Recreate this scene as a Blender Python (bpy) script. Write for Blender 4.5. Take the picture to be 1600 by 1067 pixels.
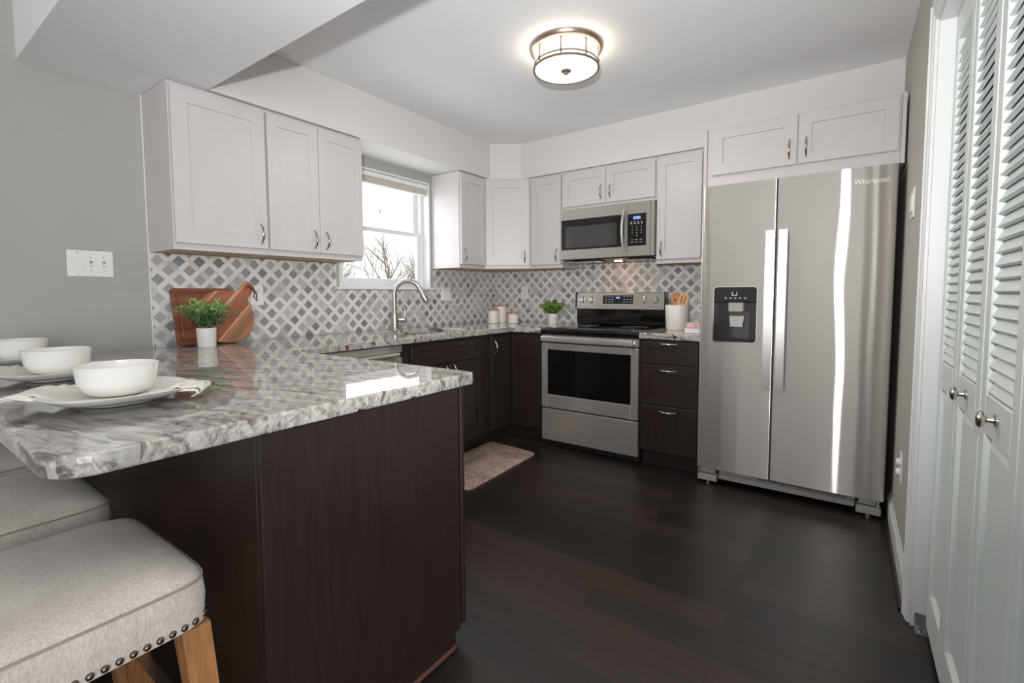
import bpy, bmesh, math, random
from mathutils import Vector, Matrix
R = math.radians
sc = bpy.context.scene
for o in list(bpy.data.objects):
    bpy.data.objects.remove(o)
COL = sc.collection

# ------------------------------------------------------------------ camera
cam_d = bpy.data.cameras.new('camera')
cam = bpy.data.objects.new('camera', cam_d)
COL.objects.link(cam)
sc.camera = cam
F_PX, PP_DY = 740.2247, -27.4539
cam_d.sensor_fit = 'HORIZONTAL'
cam_d.sensor_width = 36.0
cam_d.lens = 36.0 * F_PX / 1600.0
cam_d.shift_y = PP_DY / 1600.0
cam_d.clip_start = 0.02
yaw, pitch, roll = R(35.3568), R(-3.5784), R(-0.2501)
fw = Vector((math.cos(yaw) * math.cos(pitch), math.sin(yaw) * math.cos(pitch), math.sin(pitch)))
rt = Vector((math.sin(yaw), -math.cos(yaw), 0))
up = rt.cross(fw)
rt2 = rt * math.cos(roll) + up * math.sin(roll)
up2 = -rt * math.sin(roll) + up * math.cos(roll)
mw = Matrix((rt2, up2, -fw)).transposed().to_4x4()
mw.translation = Vector((-3.69825, -2.81739, 1.15926))
cam.matrix_world = mw

# ------------------------------------------------------------------ world, lights, exposure
W = bpy.data.worlds.new('sky')
sc.world = W
W.use_nodes = True
bg = W.node_tree.nodes['Background']
bg.inputs[0].default_value = (0.93, 0.97, 1.0, 1)
bg.inputs[1].default_value = 2.2
sc.view_settings.view_transform = 'Standard'
sc.view_settings.look = 'None'
sc.view_settings.exposure = 0.0
sc.view_settings.gamma = 1.0
sc.view_settings.use_curve_mapping = False
sc.cycles.use_denoising = True
sc.cycles.max_bounces = 10
sc.cycles.diffuse_bounces = 5
sc.cycles.glossy_bounces = 5
sc.cycles.sample_clamp_indirect = 6.0


def area(name, loc, target, sx, sy, power, col=(1, 1, 1)):
    l = bpy.data.lights.new(name, 'AREA')
    l.shape = 'RECTANGLE'
    l.size, l.size_y, l.energy, l.color = sx, sy, power, col
    o = bpy.data.objects.new(name, l)
    COL.objects.link(o)
    o.location = loc
    d = Vector(target) - Vector(loc)
    o.rotation_euler = d.to_track_quat('-Z', 'Y').to_euler()
    return o


# unseen fill lights added behind the camera, and the photographer's flash
area('side_fill', (-4.75, -5.1, 1.30), (-3.6, 0, 1.35), 3.2, 2.1, 160, (0.97, 0.985, 1.0))  # added soft fill
area('rear_fill', (-7.15, -2.5, 1.2), (0, -2.5, 1.2), 4.8, 2.3, 22, (1.0, 0.985, 0.96))  # added broad panel, gives the refrigerator steel something bright to mirror
area('streak_light', (-7.15, -2.72, 1.15), (0, -2.72, 1.15), 0.16, 2.1, 5, (1.0, 1.0, 1.0))  # added narrow light, makes a vertical streak on the refrigerator
area('camera_flash', (-3.85, -2.80, 1.40), (-1.5, -1.8, 2.42), 0.06, 0.05, 26, (1.0, 0.99, 0.98)).data.spread = R(118)
area('kitchen_window_daylight', (-1.32, 0.30, 1.66), (-2.1, -2.0, 2.2), 0.78, 0.70, 11, (0.93, 0.97, 1.0))

# ------------------------------------------------------------------ dimensions (metres; room corner at the origin)
CT = 0.902            # worktop height
CEIL = 2.42
UB, UT = 1.373, 2.127  # wall cabinets
WCY = -3.030          # right wall

# ------------------------------------------------------------------ node helpers


class NT:
    def __init__(s, name):
        s.m = bpy.data.materials.new(name)
        s.m.use_nodes = True
        s.t = s.m.node_tree
        s.b = s.t.nodes['Principled BSDF']

    def n(s, typ, **kw):
        nd = s.t.nodes.new(typ)
        for k, v in kw.items():
            if k.startswith('i_'):
                key = k[2:]
                nd.inputs[int(key) if key.isdigit() else key].default_value = v
            else:
                setattr(nd, k, v)
        return nd

    def l(s, a, b):
        s.t.links.new(a, b)

    def math(s, op, a, b=None, c=None):
        nd = s.t.nodes.new('ShaderNodeMath')
        nd.operation = op
        for i, v in enumerate((a, b, c)):
            if v is None:
                continue
            if isinstance(v, (int, float)):
                nd.inputs[i].default_value = v
            else:
                s.l(v, nd.inputs[i])
        return nd.outputs[0]

    def mix(s, fac, a, b, blend='MIX'):
        nd = s.t.nodes.new('ShaderNodeMix')
        nd.data_type = 'RGBA'
        nd.blend_type = blend
        for i, v in ((0, fac), (6, a), (7, b)):
            if isinstance(v, (int, float)):
                nd.inputs[i].default_value = v
            elif isinstance(v, tuple):
                nd.inputs[i].default_value = v if len(v) == 4 else (*v, 1)
            else:
                s.l(v, nd.inputs[i])
        return nd.outputs[2]

    def ramp(s, fac, stops, interp='LINEAR'):
        nd = s.t.nodes.new('ShaderNodeValToRGB')
        nd.color_ramp.interpolation = interp
        el = nd.color_ramp.elements
        while len(el) < len(stops):
            el.new(0.5)
        for e, (p, c) in zip(el, stops):
            e.position = p
            e.color = (*c, 1) if len(c) == 3 else c
        s.l(fac, nd.inputs[0])
        return nd.outputs[0]

    def obj(s, scale=(1, 1, 1), rot=(0, 0, 0)):
        tc = s.n('ShaderNodeTexCoord')
        mp = s.n('ShaderNodeMapping')
        mp.inputs['Scale'].default_value = scale
        mp.inputs['Rotation'].default_value = rot
        s.l(tc.outputs['Object'], mp.inputs[0])
        return mp.outputs[0]

    def noise(s, vec, scale, detail=4, rough=0.55, dist=0.0):
        nd = s.n('ShaderNodeTexNoise')
        nd.inputs['Scale'].default_value = scale
        nd.inputs['Detail'].default_value = detail
        nd.inputs['Roughness'].default_value = rough
        nd.inputs['Distortion'].default_value = dist
        s.l(vec, nd.inputs['Vector'])
        return nd.outputs[0]

    def bump(s, h, strength, dist=0.002):
        nd = s.n('ShaderNodeBump')
        nd.inputs['Strength'].default_value = strength
        nd.inputs['Distance'].default_value = dist
        s.l(h, nd.inputs['Height'])
        s.l(nd.outputs[0], s.b.inputs['Normal'])

    def set(s, **kw):
        names = dict(col='Base Color', rough='Roughness', metal='Metallic', ior='IOR', spec='Specular IOR Level',
                     trans='Transmission Weight', alpha='Alpha', aniso='Anisotropic', arot='Anisotropic Rotation',
                     coat='Coat Weight', coatr='Coat Roughness', sheen='Sheen Weight', emis='Emission Color',
                     emstr='Emission Strength', sss='Subsurface Weight')
        for k, v in kw.items():
            inp = s.b.inputs[names[k]]
            if isinstance(v, tuple):
                inp.default_value = (*v, 1) if len(v) == 3 else v
            elif isinstance(v, (int, float)):
                inp.default_value = v
            else:
                s.l(v, inp)
        return s


def simple(name, col, rough=0.5, metal=0.0, var=0.04, vscale=8, **kw):
    s = NT(name)
    f = s.noise(s.obj(), vscale, 3)
    a = tuple(max(0, c * (1 - var)) for c in col)
    b = tuple(min(1, c * (1 + var)) for c in col)
    s.set(col=s.ramp(f, [(0.3, a), (0.7, b)]), rough=rough, metal=metal, **kw)
    return s


M = {}


def reg(key, s):
    M[key] = s.m
    return s


s = reg('wall', simple('grey_wall_paint', (0.395, 0.388, 0.362), 0.6, var=0.015, vscale=3))
s.bump(s.noise(s.obj(), 220, 2), 0.06)
s = reg('wallwarm', simple('warm_grey_wall_paint', (0.50, 0.475, 0.435), 0.6, var=0.015, vscale=3))
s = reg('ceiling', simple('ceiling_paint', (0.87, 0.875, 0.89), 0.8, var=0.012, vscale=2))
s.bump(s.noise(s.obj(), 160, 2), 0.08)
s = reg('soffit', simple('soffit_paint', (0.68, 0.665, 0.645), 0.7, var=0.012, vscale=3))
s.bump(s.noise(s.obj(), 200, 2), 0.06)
reg('trimw', simple('white_trim_paint', (0.76, 0.78, 0.775), 0.35, var=0.01))
reg('doorw', simple('white_door_paint', (0.725, 0.775, 0.755), 0.38, var=0.012))
reg('cab', simple('white_cabinet_paint', (0.57, 0.545, 0.545), 0.36, var=0.012))
reg('vinyl', simple('white_vinyl', (0.74, 0.745, 0.78), 0.3, var=0.01))
reg('beige', simple('cream_blind', (0.70, 0.66, 0.57), 0.5, var=0.02))
reg('plastic', simple('white_plastic', (0.80, 0.80, 0.78), 0.3, var=0.01))
reg('darkslot', simple('dark_slot', (0.03, 0.03, 0.03), 0.5))
reg('ceramic', simple('white_glazed_ceramic', (0.80, 0.79, 0.76), 0.12, var=0.01))
reg('matteceramic', simple('white_matte_ceramic', (0.76, 0.73, 0.70), 0.4, var=0.015))
reg('nickel', simple('satin_nickel', (0.62, 0.58, 0.53), 0.22, 1.0, var=0.03))
reg('chrome', simple('polished_nickel', (0.75, 0.74, 0.72), 0.12, 1.0, var=0.02))
reg('faucet', simple('brushed_nickel', (0.50, 0.47, 0.44), 0.34, 1.0, var=0.03))
reg('blackglass', simple('black_glass', (0.006, 0.006, 0.007), 0.05, var=0.05))
reg('mwglass', simple('smoked_glass', (0.03, 0.03, 0.032), 0.05, var=0.05, spec=0.9))
reg('blackplastic', simple('black_plastic', (0.012, 0.012, 0.013), 0.25))
reg('darkgap', simple('black_rubber', (0.008, 0.008, 0.009), 0.6))
reg('greyplastic', simple('grey_plastic', (0.33, 0.32, 0.31), 0.45))
reg('pale_mark', simple('pale_print', (0.62, 0.62, 0.62), 0.5))
reg('logo', simple('chrome_lettering', (0.85, 0.84, 0.82), 0.2, 0.6))
reg('lampmetal', simple('lamp_brushed_bronze', (0.42, 0.34, 0.29), 0.3, 1.0, var=0.04))
reg('pull', simple('cabinet_pull_metal', (0.52, 0.46, 0.38), 0.2, 1.0, var=0.06, vscale=40))
reg('nail', simple('bronze_nail', (0.16, 0.13, 0.11), 0.3, 1.0))
reg('kick', simple('footrest_metal', (0.45, 0.43, 0.4), 0.35, 1.0))
reg('bracket', simple('zinc_bracket', (0.42, 0.46, 0.46), 0.35, 1.0))
reg('shoe', simple('red_brown_shoe_moulding', (0.10, 0.042, 0.028), 0.35, var=0.2))
reg('cork', simple('bamboo_lid', (0.50, 0.24, 0.11), 0.5, var=0.12, vscale=30))
reg('lampband', simple('lamp_dark_bronze_band', (0.17, 0.115, 0.085), 0.45))
reg('bulb', NT('under_hood_bulb').set(col=(1, 0.6, 0.3), emis=(1.0, 0.50, 0.20), emstr=60.0))
reg('display', NT('blue_display').set(col=(0.02, 0.03, 0.08), emis=(0.25, 0.42, 1.0), emstr=1.0))
reg('cord', simple('leather_cord', (0.10, 0.035, 0.02), 0.6))
reg('caulk', simple('white_caulk', (0.74, 0.72, 0.69), 0.5))
reg('soil', simple('moss_soil', (0.03, 0.035, 0.02), 0.9))
reg('stem', simple('plant_stem', (0.10, 0.16, 0.06), 0.6))
reg('bark', simple('pale_bark', (0.30, 0.245, 0.19), 0.9, var=0.2))
reg('ground', simple('winter_lawn', (0.22, 0.21, 0.15), 0.95, var=0.2, vscale=1.2))

# lamp glass: warm white light shade
reg('lampglass', NT('lamp_glass').set(col=(0.95, 0.92, 0.86), rough=0.4, emis=(1.0, 0.88, 0.72), emstr=2.6))
reg('lampbottom', NT('lamp_diffuser').set(col=(0.95, 0.92, 0.86), rough=0.4, emis=(1.0, 0.94, 0.86), emstr=2.6))

# window glass: nothing but a faint reflection
s = NT('window_glass')
g = s.n('ShaderNodeBsdfGlossy')
g.inputs['Roughness'].default_value = 0.02
t = s.n('ShaderNodeBsdfTransparent')
mx = s.n('ShaderNodeMixShader')
mx.inputs[0].default_value = 0.06
s.l(t.outputs[0], mx.inputs[1])
s.l(g.outputs[0], mx.inputs[2])
s.l(mx.outputs[0], s.t.nodes['Material Output'].inputs[0])
M['glass'] = s.m
s = NT('clear_plastic')
g = s.n('ShaderNodeBsdfGlossy')
g.inputs['Roughness'].default_value = 0.05
t = s.n('ShaderNodeBsdfTransparent')
t.inputs[0].default_value = (0.93, 0.93, 0.93, 1)
fz = s.n('ShaderNodeLayerWeight')
mx = s.n('ShaderNodeMixShader')
s.l(s.math('ADD', 0.025, s.math('MULTIPLY', 0.35, s.math('POWER', fz.outputs[1], 6.0))), mx.inputs[0])
s.l(t.outputs[0], mx.inputs[1])
s.l(g.outputs[0], mx.inputs[2])
s.l(mx.outputs[0], s.t.nodes['Material Output'].inputs[0])
M['clear'] = s.m

# stainless steel, brushed across; two tunings
for key, nm, col, ro, an, df in (('steel', 'brushed_stainless', (0.60, 0.575, 0.545), 0.17, 0.87, 0.30),
                                 ('steel2', 'brushed_stainless_dark', (0.54, 0.515, 0.485), 0.30, 0.6, 0.30)):
    s = NT(nm)
    f = s.noise(s.obj((2, 2, 260)), 3, 3)
    c = s.ramp(f, [(0.3, tuple(c * 0.95 for c in col)), (0.7, tuple(c * 1.04 for c in col))])
    gl = s.n('ShaderNodeBsdfAnisotropic', distribution='BECKMANN')
    gl.inputs['Roughness'].default_value = ro
    gl.inputs['Anisotropy'].default_value = an
    s.l(c, gl.inputs['Color'])
    di = s.n('ShaderNodeBsdfDiffuse')
    s.l(c, di.inputs['Color'])
    bp = s.n('ShaderNodeBump')
    bp.inputs['Strength'].default_value = 0.12
    bp.inputs['Distance'].default_value = 0.02
    s.l(s.noise(s.obj((1, 1, 0.35)), 3.0, 1), bp.inputs['Height'])
    s.l(bp.outputs[0], gl.inputs['Normal'])
    mx = s.n('ShaderNodeMixShader')
    mx.inputs[0].default_value = df
    s.l(gl.outputs[0], mx.inputs[1])
    s.l(di.outputs[0], mx.inputs[2])
    s.l(mx.outputs[0], s.t.nodes['Material Output'].inputs[0])
    M[key] = s.m

reg('steelbright', simple('satin_handle_steel', (0.74, 0.73, 0.73), 0.32, 1.0, var=0.02))
# espresso cabinet wood
s = NT('espresso_wood')
v = s.obj((14, 14, 1.1))
f = s.noise(v, 5, 6, 0.6, 0.6)
s.set(col=s.ramp(f, [(0.25, (0.0155, 0.0102, 0.0092)), (0.75, (0.035, 0.0225, 0.0195))]), rough=0.36, spec=0.45)
M['espresso'] = s.m

# under-cabinet birch
s = NT('birch_underside')
f = s.noise(s.obj((1.5, 14, 14)), 4, 5, 0.6, 0.5)
s.set(col=s.ramp(f, [(0.3, (0.50, 0.29, 0.13)), (0.7, (0.68, 0.43, 0.22))]), rough=0.5)
M['birch'] = s.m

# stool legs
s = NT('honey_oak')
f = s.noise(s.obj((20, 20, 1.5)), 4, 5, 0.6, 0.8)
s.set(col=s.ramp(f, [(0.3, (0.22, 0.095, 0.035)), (0.7, (0.42, 0.20, 0.08))]), rough=0.45)
M['oak'] = s.m

# stool fabric
s = NT('beige_velvet_fabric')
f = s.noise(s.obj(), 7, 5, 0.6)
f2 = s.noise(s.obj((1, 1, 0.25)), 320, 2)
c1 = s.ramp(f, [(0.3, (0.47, 0.425, 0.38)), (0.7, (0.62, 0.58, 0.535))])
c2 = s.ramp(f2, [(0.35, (0.72, 0.70, 0.68)), (0.65, (1, 1, 1))])
s.set(col=s.mix(0.8, c1, c2, 'MULTIPLY'), rough=0.85, sheen=0.3)
s.bump(f2, 0.25, 0.001)
M['fabric'] = s.m
s = NT('fabric_piping')
s.set(col=(0.30, 0.265, 0.23), rough=0.9)
M['seam'] = s.m

# linen napkin
s = NT('cream_linen')
tc = s.obj((0.25, 1, 1), (0, 0, R(35)))
f = s.noise(tc, 40, 3)
s.set(col=s.ramp(f, [(0.3, (0.70, 0.66, 0.59)), (0.6, (0.80, 0.77, 0.72))]), rough=0.9)
M['linen'] = s.m

# granite worktop: grey-white with streaks running across the room, burgundy garnets
s = NT('granite')
wob = s.noise(s.obj(), 2.2, 4, 0.5)
tc = s.obj((1, 1, 1), (0, 0, R(-13)))
add = s.n('ShaderNodeVectorMath', operation='MULTIPLY_ADD')
cmb = s.n('ShaderNodeCombineXYZ')
s.l(wob, cmb.inputs[0])
s.l(cmb.outputs[0], add.inputs[0])
add.inputs[1].default_value = (0.13, 0, 0)
s.l(tc, add.inputs[2])
mp = s.n('ShaderNodeMapping')
mp.inputs['Scale'].default_value = (13.0, 1.1, 8)
s.l(add.outputs[0], mp.inputs[0])
n1 = s.noise(mp.outputs[0], 1.6, 9, 0.66, 0.7)
c = s.ramp(n1, [(0.28, (0.06, 0.058, 0.06)), (0.40, (0.15, 0.14, 0.135)), (0.455, (0.36, 0.335, 0.31)), (0.50, (0.53, 0.505, 0.475)),
                (0.545, (0.34, 0.31, 0.285)), (0.585, (0.50, 0.475, 0.445)), (0.64, (0.27, 0.25, 0.235)), (0.74, (0.52, 0.50, 0.48))])
mpf = s.n('ShaderNodeMapping')
mpf.inputs['Scale'].default_value = (46, 3.0, 30)
s.l(add.outputs[0], mpf.inputs[0])
nf = s.noise(mpf.outputs[0], 1.3, 5, 0.6, 0.5)
c = s.mix(0.75, c, s.ramp(nf, [(0.36, (0.50, 0.48, 0.47)), (0.5, (1, 1, 1)), (0.66, (1.22, 1.2, 1.18))]), 'MULTIPLY')
vo = s.n('ShaderNodeTexVoronoi', feature='F1')
vo.inputs['Scale'].default_value = 26
mp2 = s.n('ShaderNodeMapping')
mp2.inputs['Scale'].default_value = (1.3, 0.40, 0.9)
s.l(add.outputs[0], mp2.inputs[0])
s.l(mp2.outputs[0], vo.inputs['Vector'])
vcell = s.n('ShaderNodeSeparateColor')
s.l(vo.outputs['Color'], vcell.inputs[0])
c = s.mix(s.ramp(vcell.outputs[0], [(0.60, (0, 0, 0)), (0.85, (0.6, 0.6, 0.6))]), c, (0.58, 0.565, 0.54))
n3 = s.noise(s.obj(), 70, 4, 0.7)
c = s.mix(s.ramp(n3, [(0.50, (0, 0, 0)), (0.68, (0.75, 0.75, 0.75))]), c, (0.20, 0.185, 0.175))
n4 = s.noise(s.obj(), 30, 2, 0.5)
n5 = s.noise(s.obj(), 4, 2, 0.5)
sp = s.math('MULTIPLY', s.ramp(n4, [(0.635, (0, 0, 0)), (0.66, (1, 1, 1))]), s.ramp(n5, [(0.42, (0, 0, 0)), (0.55, (1, 1, 1))]))
c = s.mix(sp, c, (0.10, 0.018, 0.03))
s.set(col=c, rough=0.025, ior=1.52)
M['granite'] = s.m


# marble mosaic: grey squares on the diagonal in a lattice of pale strips
def tile_mat(name, axis, a0, b0, d):
    s = NT(name)
    tc = s.n('ShaderNodeTexCoord')
    sx = s.n('ShaderNodeSeparateXYZ')
    s.l(tc.outputs['Object'], sx.inputs[0])
    a = s.math('SUBTRACT', sx.outputs[axis], a0)
    b = s.math('SUBTRACT', sx.outputs[2], b0)
    k = 1.0 / d
    u = s.math('ADD', s.math('MULTIPLY', s.math('ADD', a, b), k), 100.5)
    v = s.math('ADD', s.math('MULTIPLY', s.math('SUBTRACT', b, a), k), 100.5)
    fu = s.math('ABSOLUTE', s.math('SUBTRACT', s.math('FRACT', u), 0.5))
    fv = s.math('ABSOLUTE', s.math('SUBTRACT', s.math('FRACT', v), 0.5))
    mxv = s.math('MAXIMUM', fu, fv)
    mnv = s.math('MINIMUM', fu, fv)
    SQ = 0.332
    insq = s.math('LESS_THAN', mxv, SQ)
    g1 = s.math('LESS_THAN', s.math('ABSOLUTE', s.math('SUBTRACT', mxv, SQ)), 0.013)
    g2 = s.math('MULTIPLY', s.math('GREATER_THAN', mnv, SQ), s.math('LESS_THAN', s.math('ABSOLUTE', s.math('SUBTRACT', fu, fv)), 0.020))
    grout = s.math('MAXIMUM', g1, g2)
    cid = s.n('ShaderNodeCombineXYZ')
    s.l(s.math('FLOOR', u), cid.inputs[0])
    s.l(s.math('FLOOR', v), cid.inputs[1])
    wn = s.n('ShaderNodeTexWhiteNoise', noise_dimensions='3D')
    s.l(cid.outputs[0], wn.inputs[0])
    sq = s.ramp(wn.outputs[0], [(0.0, (0.175, 0.18, 0.20)), (0.15, (0.26, 0.265, 0.28)), (0.5, (0.35, 0.355, 0.365)), (0.85, (0.43, 0.435, 0.445)), (1.0, (0.50, 0.50, 0.50))])
    vein = s.noise(s.obj((1, 1, 1), (0.6, 0.5, 0.7)), 18, 6, 0.7, 2.2)
    sq = s.mix(s.ramp(vein, [(0.60, (0, 0, 0)), (0.70, (0.6, 0.6, 0.6))]), sq, (0.09, 0.095, 0.11))
    sq = s.mix(s.ramp(vein, [(0.30, (0.4, 0.4, 0.4)), (0.40, (0, 0, 0))]), sq, (0.52, 0.51, 0.50))
    # strip id: which of the two strips bordering the square
    hid = s.n('ShaderNodeCombineXYZ')
    s.l(s.math('FLOOR', s.math('ADD', s.math('MULTIPLY', u, 1.0), s.math('MULTIPLY', s.math('GREATER_THAN', fu, fv), 0.5))), hid.inputs[0])
    s.l(s.math('FLOOR', s.math('ADD', s.math('MULTIPLY', v, 1.0), s.math('MULTIPLY', s.math('LESS_THAN', fu, fv), 0.5))), hid.inputs[1])
    s.l(s.math('GREATER_THAN', fu, fv), hid.inputs[2])
    wn2 = s.n('ShaderNodeTexWhiteNoise', noise_dimensions='3D')
    s.l(hid.outputs[0], wn2.inputs[0])
    big = s.noise(s.obj(), 7, 3, 0.6)
    val = s.math('ADD', s.math('MULTIPLY', wn2.outputs[0], 0.5), s.math('MULTIPLY', big, 0.75))
    st = s.ramp(val, [(0.25, (0.76, 0.725, 0.69)), (0.68, (0.70, 0.67, 0.64)), (0.86, (0.50, 0.49, 0.485)), (1.0, (0.36, 0.365, 0.375))])
    st = s.mix(s.ramp(vein, [(0.64, (0, 0, 0)), (0.74, (0.5, 0.5, 0.5))]), st, (0.16, 0.155, 0.16))
    c = s.mix(insq, st, sq)
    c = s.mix(s.math('MULTIPLY', grout, 0.85), c, (0.70, 0.68, 0.65))
    s.set(col=c, rough=s.math('ADD', s.math('MULTIPLY', grout, 0.5), 0.2))
    s.bump(s.math('SUBTRACT', 1.0, grout), 0.25, 0.001)
    return s.m


M['tileA'] = tile_mat('mosaic_left', 0, -2.786, 1.336, 0.0945)
M['tileB'] = tile_mat('mosaic_back', 1, -1.090, 1.334, 0.0945)

# floor: dark planks running towards the window wall
s = NT('dark_plank_floor')
tc = s.obj((1, 1, 1), (0, 0, R(90)))
br = s.n('ShaderNodeTexBrick')
br.offset = 0.37
for k, v in (('Scale', 1.0), ('Mortar Size', 0.0012), ('Mortar Smooth', 0.1), ('Brick Width', 1.25), ('Row Height', 0.135)):
    br.inputs[k].default_value = v
br.inputs['Color1'].default_value = (0, 0, 0, 1)
br.inputs['Color2'].default_value = (1, 1, 1, 1)
br.inputs['Mortar'].default_value = (0, 0, 0, 1)
s.l(tc, br.inputs[0])
grain = s.noise(s.obj((30, 1.6, 1)), 3, 6, 0.65, 0.5)
blot = s.noise(s.obj((2, 0.7, 1)), 2.5, 3, 0.6)
c = s.ramp(br.outputs[0], [(0.0, (0.015, 0.0128, 0.0122)), (0.6, (0.026, 0.0196, 0.0172)), (1.0, (0.045, 0.028, 0.0220))])
c = s.mix(0.55, c, s.ramp(grain, [(0.3, (0.5, 0.5, 0.5)), (0.7, (1.35, 1.25, 1.2))]), 'MULTIPLY')
c = s.mix(br.outputs['Fac'], c, (0.003, 0.0025, 0.002))
s.set(col=c, rough=s.math('ADD', 0.27, s.math('MULTIPLY', blot, 0.16)), spec=0.5)
s.bump(s.math('ADD', s.math('MULTIPLY', grain, 0.3), s.math('SUBTRACT', 1.0, br.outputs['Fac'])), 0.12, 0.001)
M['floor'] = s.m

# cutting boards
s = NT('walnut_board')
tc = s.obj((3, 3, 11))
f = s.noise(s.obj((4, 20, 55)), 3, 5, 0.65, 0.8)
st = s.noise(s.obj((0.01, 0.01, 13)), 1, 0)
c = s.ramp(st, [(0.35, (0.16, 0.055, 0.026)), (0.5, (0.225, 0.08, 0.035)), (0.65, (0.175, 0.06, 0.027))], 'CONSTANT')
s.set(col=s.mix(0.6, c, s.ramp(f, [(0.3, (0.6, 0.55, 0.5)), (0.7, (1.25, 1.2, 1.15))]), 'MULTIPLY'), rough=0.4)
M['walnut'] = s.m
s = NT('acacia_board')
tc = s.obj((1, 1, 1), (0, R(46), 0))
sx = s.n('ShaderNodeSeparateXYZ')
s.l(tc, sx.inputs[0])
mpa = s.n('ShaderNodeMapping')
mpa.inputs['Scale'].default_value = (5, 1, 60)
s.l(tc, mpa.inputs[0])
f = s.noise(mpa.outputs[0], 2.2, 6, 0.65, 0.9)
zc = s.math('ADD', s.math('MULTIPLY', s.math('SUBTRACT', sx.outputs[2], 0.10), 3.3), 0.5)
c = s.ramp(zc, [(0.0, (0.42, 0.17, 0.075)), (0.12, (0.25, 0.125, 0.07)), (0.24, (0.42, 0.165, 0.07)), (0.31, (0.58, 0.34, 0.18)), (0.345, (0.31, 0.085, 0.042)),
               (0.50, (0.35, 0.105, 0.055)), (0.60, (0.58, 0.33, 0.18)), (0.66, (0.36, 0.105, 0.06)), (0.88, (0.60, 0.36, 0.22)), (0.91, (0.37, 0.11, 0.065))], 'CONSTANT')
s.set(col=s.mix(0.6, c, s.ramp(f, [(0.3, (0.55, 0.5, 0.48)), (0.7, (1.2, 1.15, 1.1))]), 'MULTIPLY'), rough=0.42)
M['acacia'] = s.m
s = NT('beech_utensil')
f = s.noise(s.obj((40, 40, 5)), 2, 4)
s.set(col=s.ramp(f, [(0.3, (0.50, 0.26, 0.10)), (0.7, (0.66, 0.40, 0.19))]), rough=0.5)
M['beech'] = s.m
s = NT('cherry_utensil')
s.set(col=s.ramp(s.noise(s.obj((40, 40, 5)), 2, 4), [(0.3, (0.42, 0.17, 0.055)), (0.7, (0.55, 0.26, 0.10))]), rough=0.5)
M['cherry'] = s.m

# mat: blush marble with dark veins
s = NT('blush_marble_mat')
f = s.noise(s.obj(), 7, 8, 0.62, 1.6)
vn = s.ramp(s.math('ABSOLUTE', s.math('SUBTRACT', f, 0.5)), [(0.0, (0.9, 0.9, 0.9)), (0.022, (0, 0, 0))])
b = s.ramp(s.noise(s.obj(), 5, 5, 0.6, 0.8), [(0.3, (0.30, 0.20, 0.165)), (0.5, (0.47, 0.345, 0.285)), (0.72, (0.55, 0.44, 0.385))])
s.set(col=s.mix(vn, b, (0.07, 0.05, 0.045)), rough=0.5)
M['mat'] = s.m

# leaves, colour paler towards the top of the foliage
s = NT('eucalyptus_leaf')
f = s.noise(s.obj(), 30, 2)
tc = s.n('ShaderNodeTexCoord')
sx = s.n('ShaderNodeSeparateXYZ')
s.l(tc.outputs['Generated'], sx.inputs[0])
h = s.math('ADD', s.math('MULTIPLY', sx.outputs[2], 0.8), s.math('MULTIPLY', f, 0.4))
s.set(col=s.ramp(h, [(0.25, (0.028, 0.075, 0.028)), (0.55, (0.10, 0.21, 0.055)), (0.85, (0.30, 0.42, 0.14))]), rough=0.45)
M['leaf'] = s.m
s = NT('boxwood_leaf')
s.set(col=s.ramp(s.noise(s.obj(), 38, 2), [(0.3, (0.05, 0.12, 0.02)), (0.55, (0.17, 0.28, 0.05)), (0.75, (0.34, 0.40, 0.11))]), rough=0.45)
M['leaf2'] = s.m
# pink paper
s = NT('pink_paper')
s.set(col=s.ramp(s.noise(s.obj(), 22, 3), [(0.35, (0.62, 0.10, 0.16)), (0.5, (0.72, 0.30, 0.30)), (0.65, (0.78, 0.62, 0.58))]), rough=0.4)
M['pink'] = s.m
reg('paper', simple('white_paper', (0.74, 0.72, 0.74), 0.5))

# ------------------------------------------------------------------ mesh builder


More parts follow.
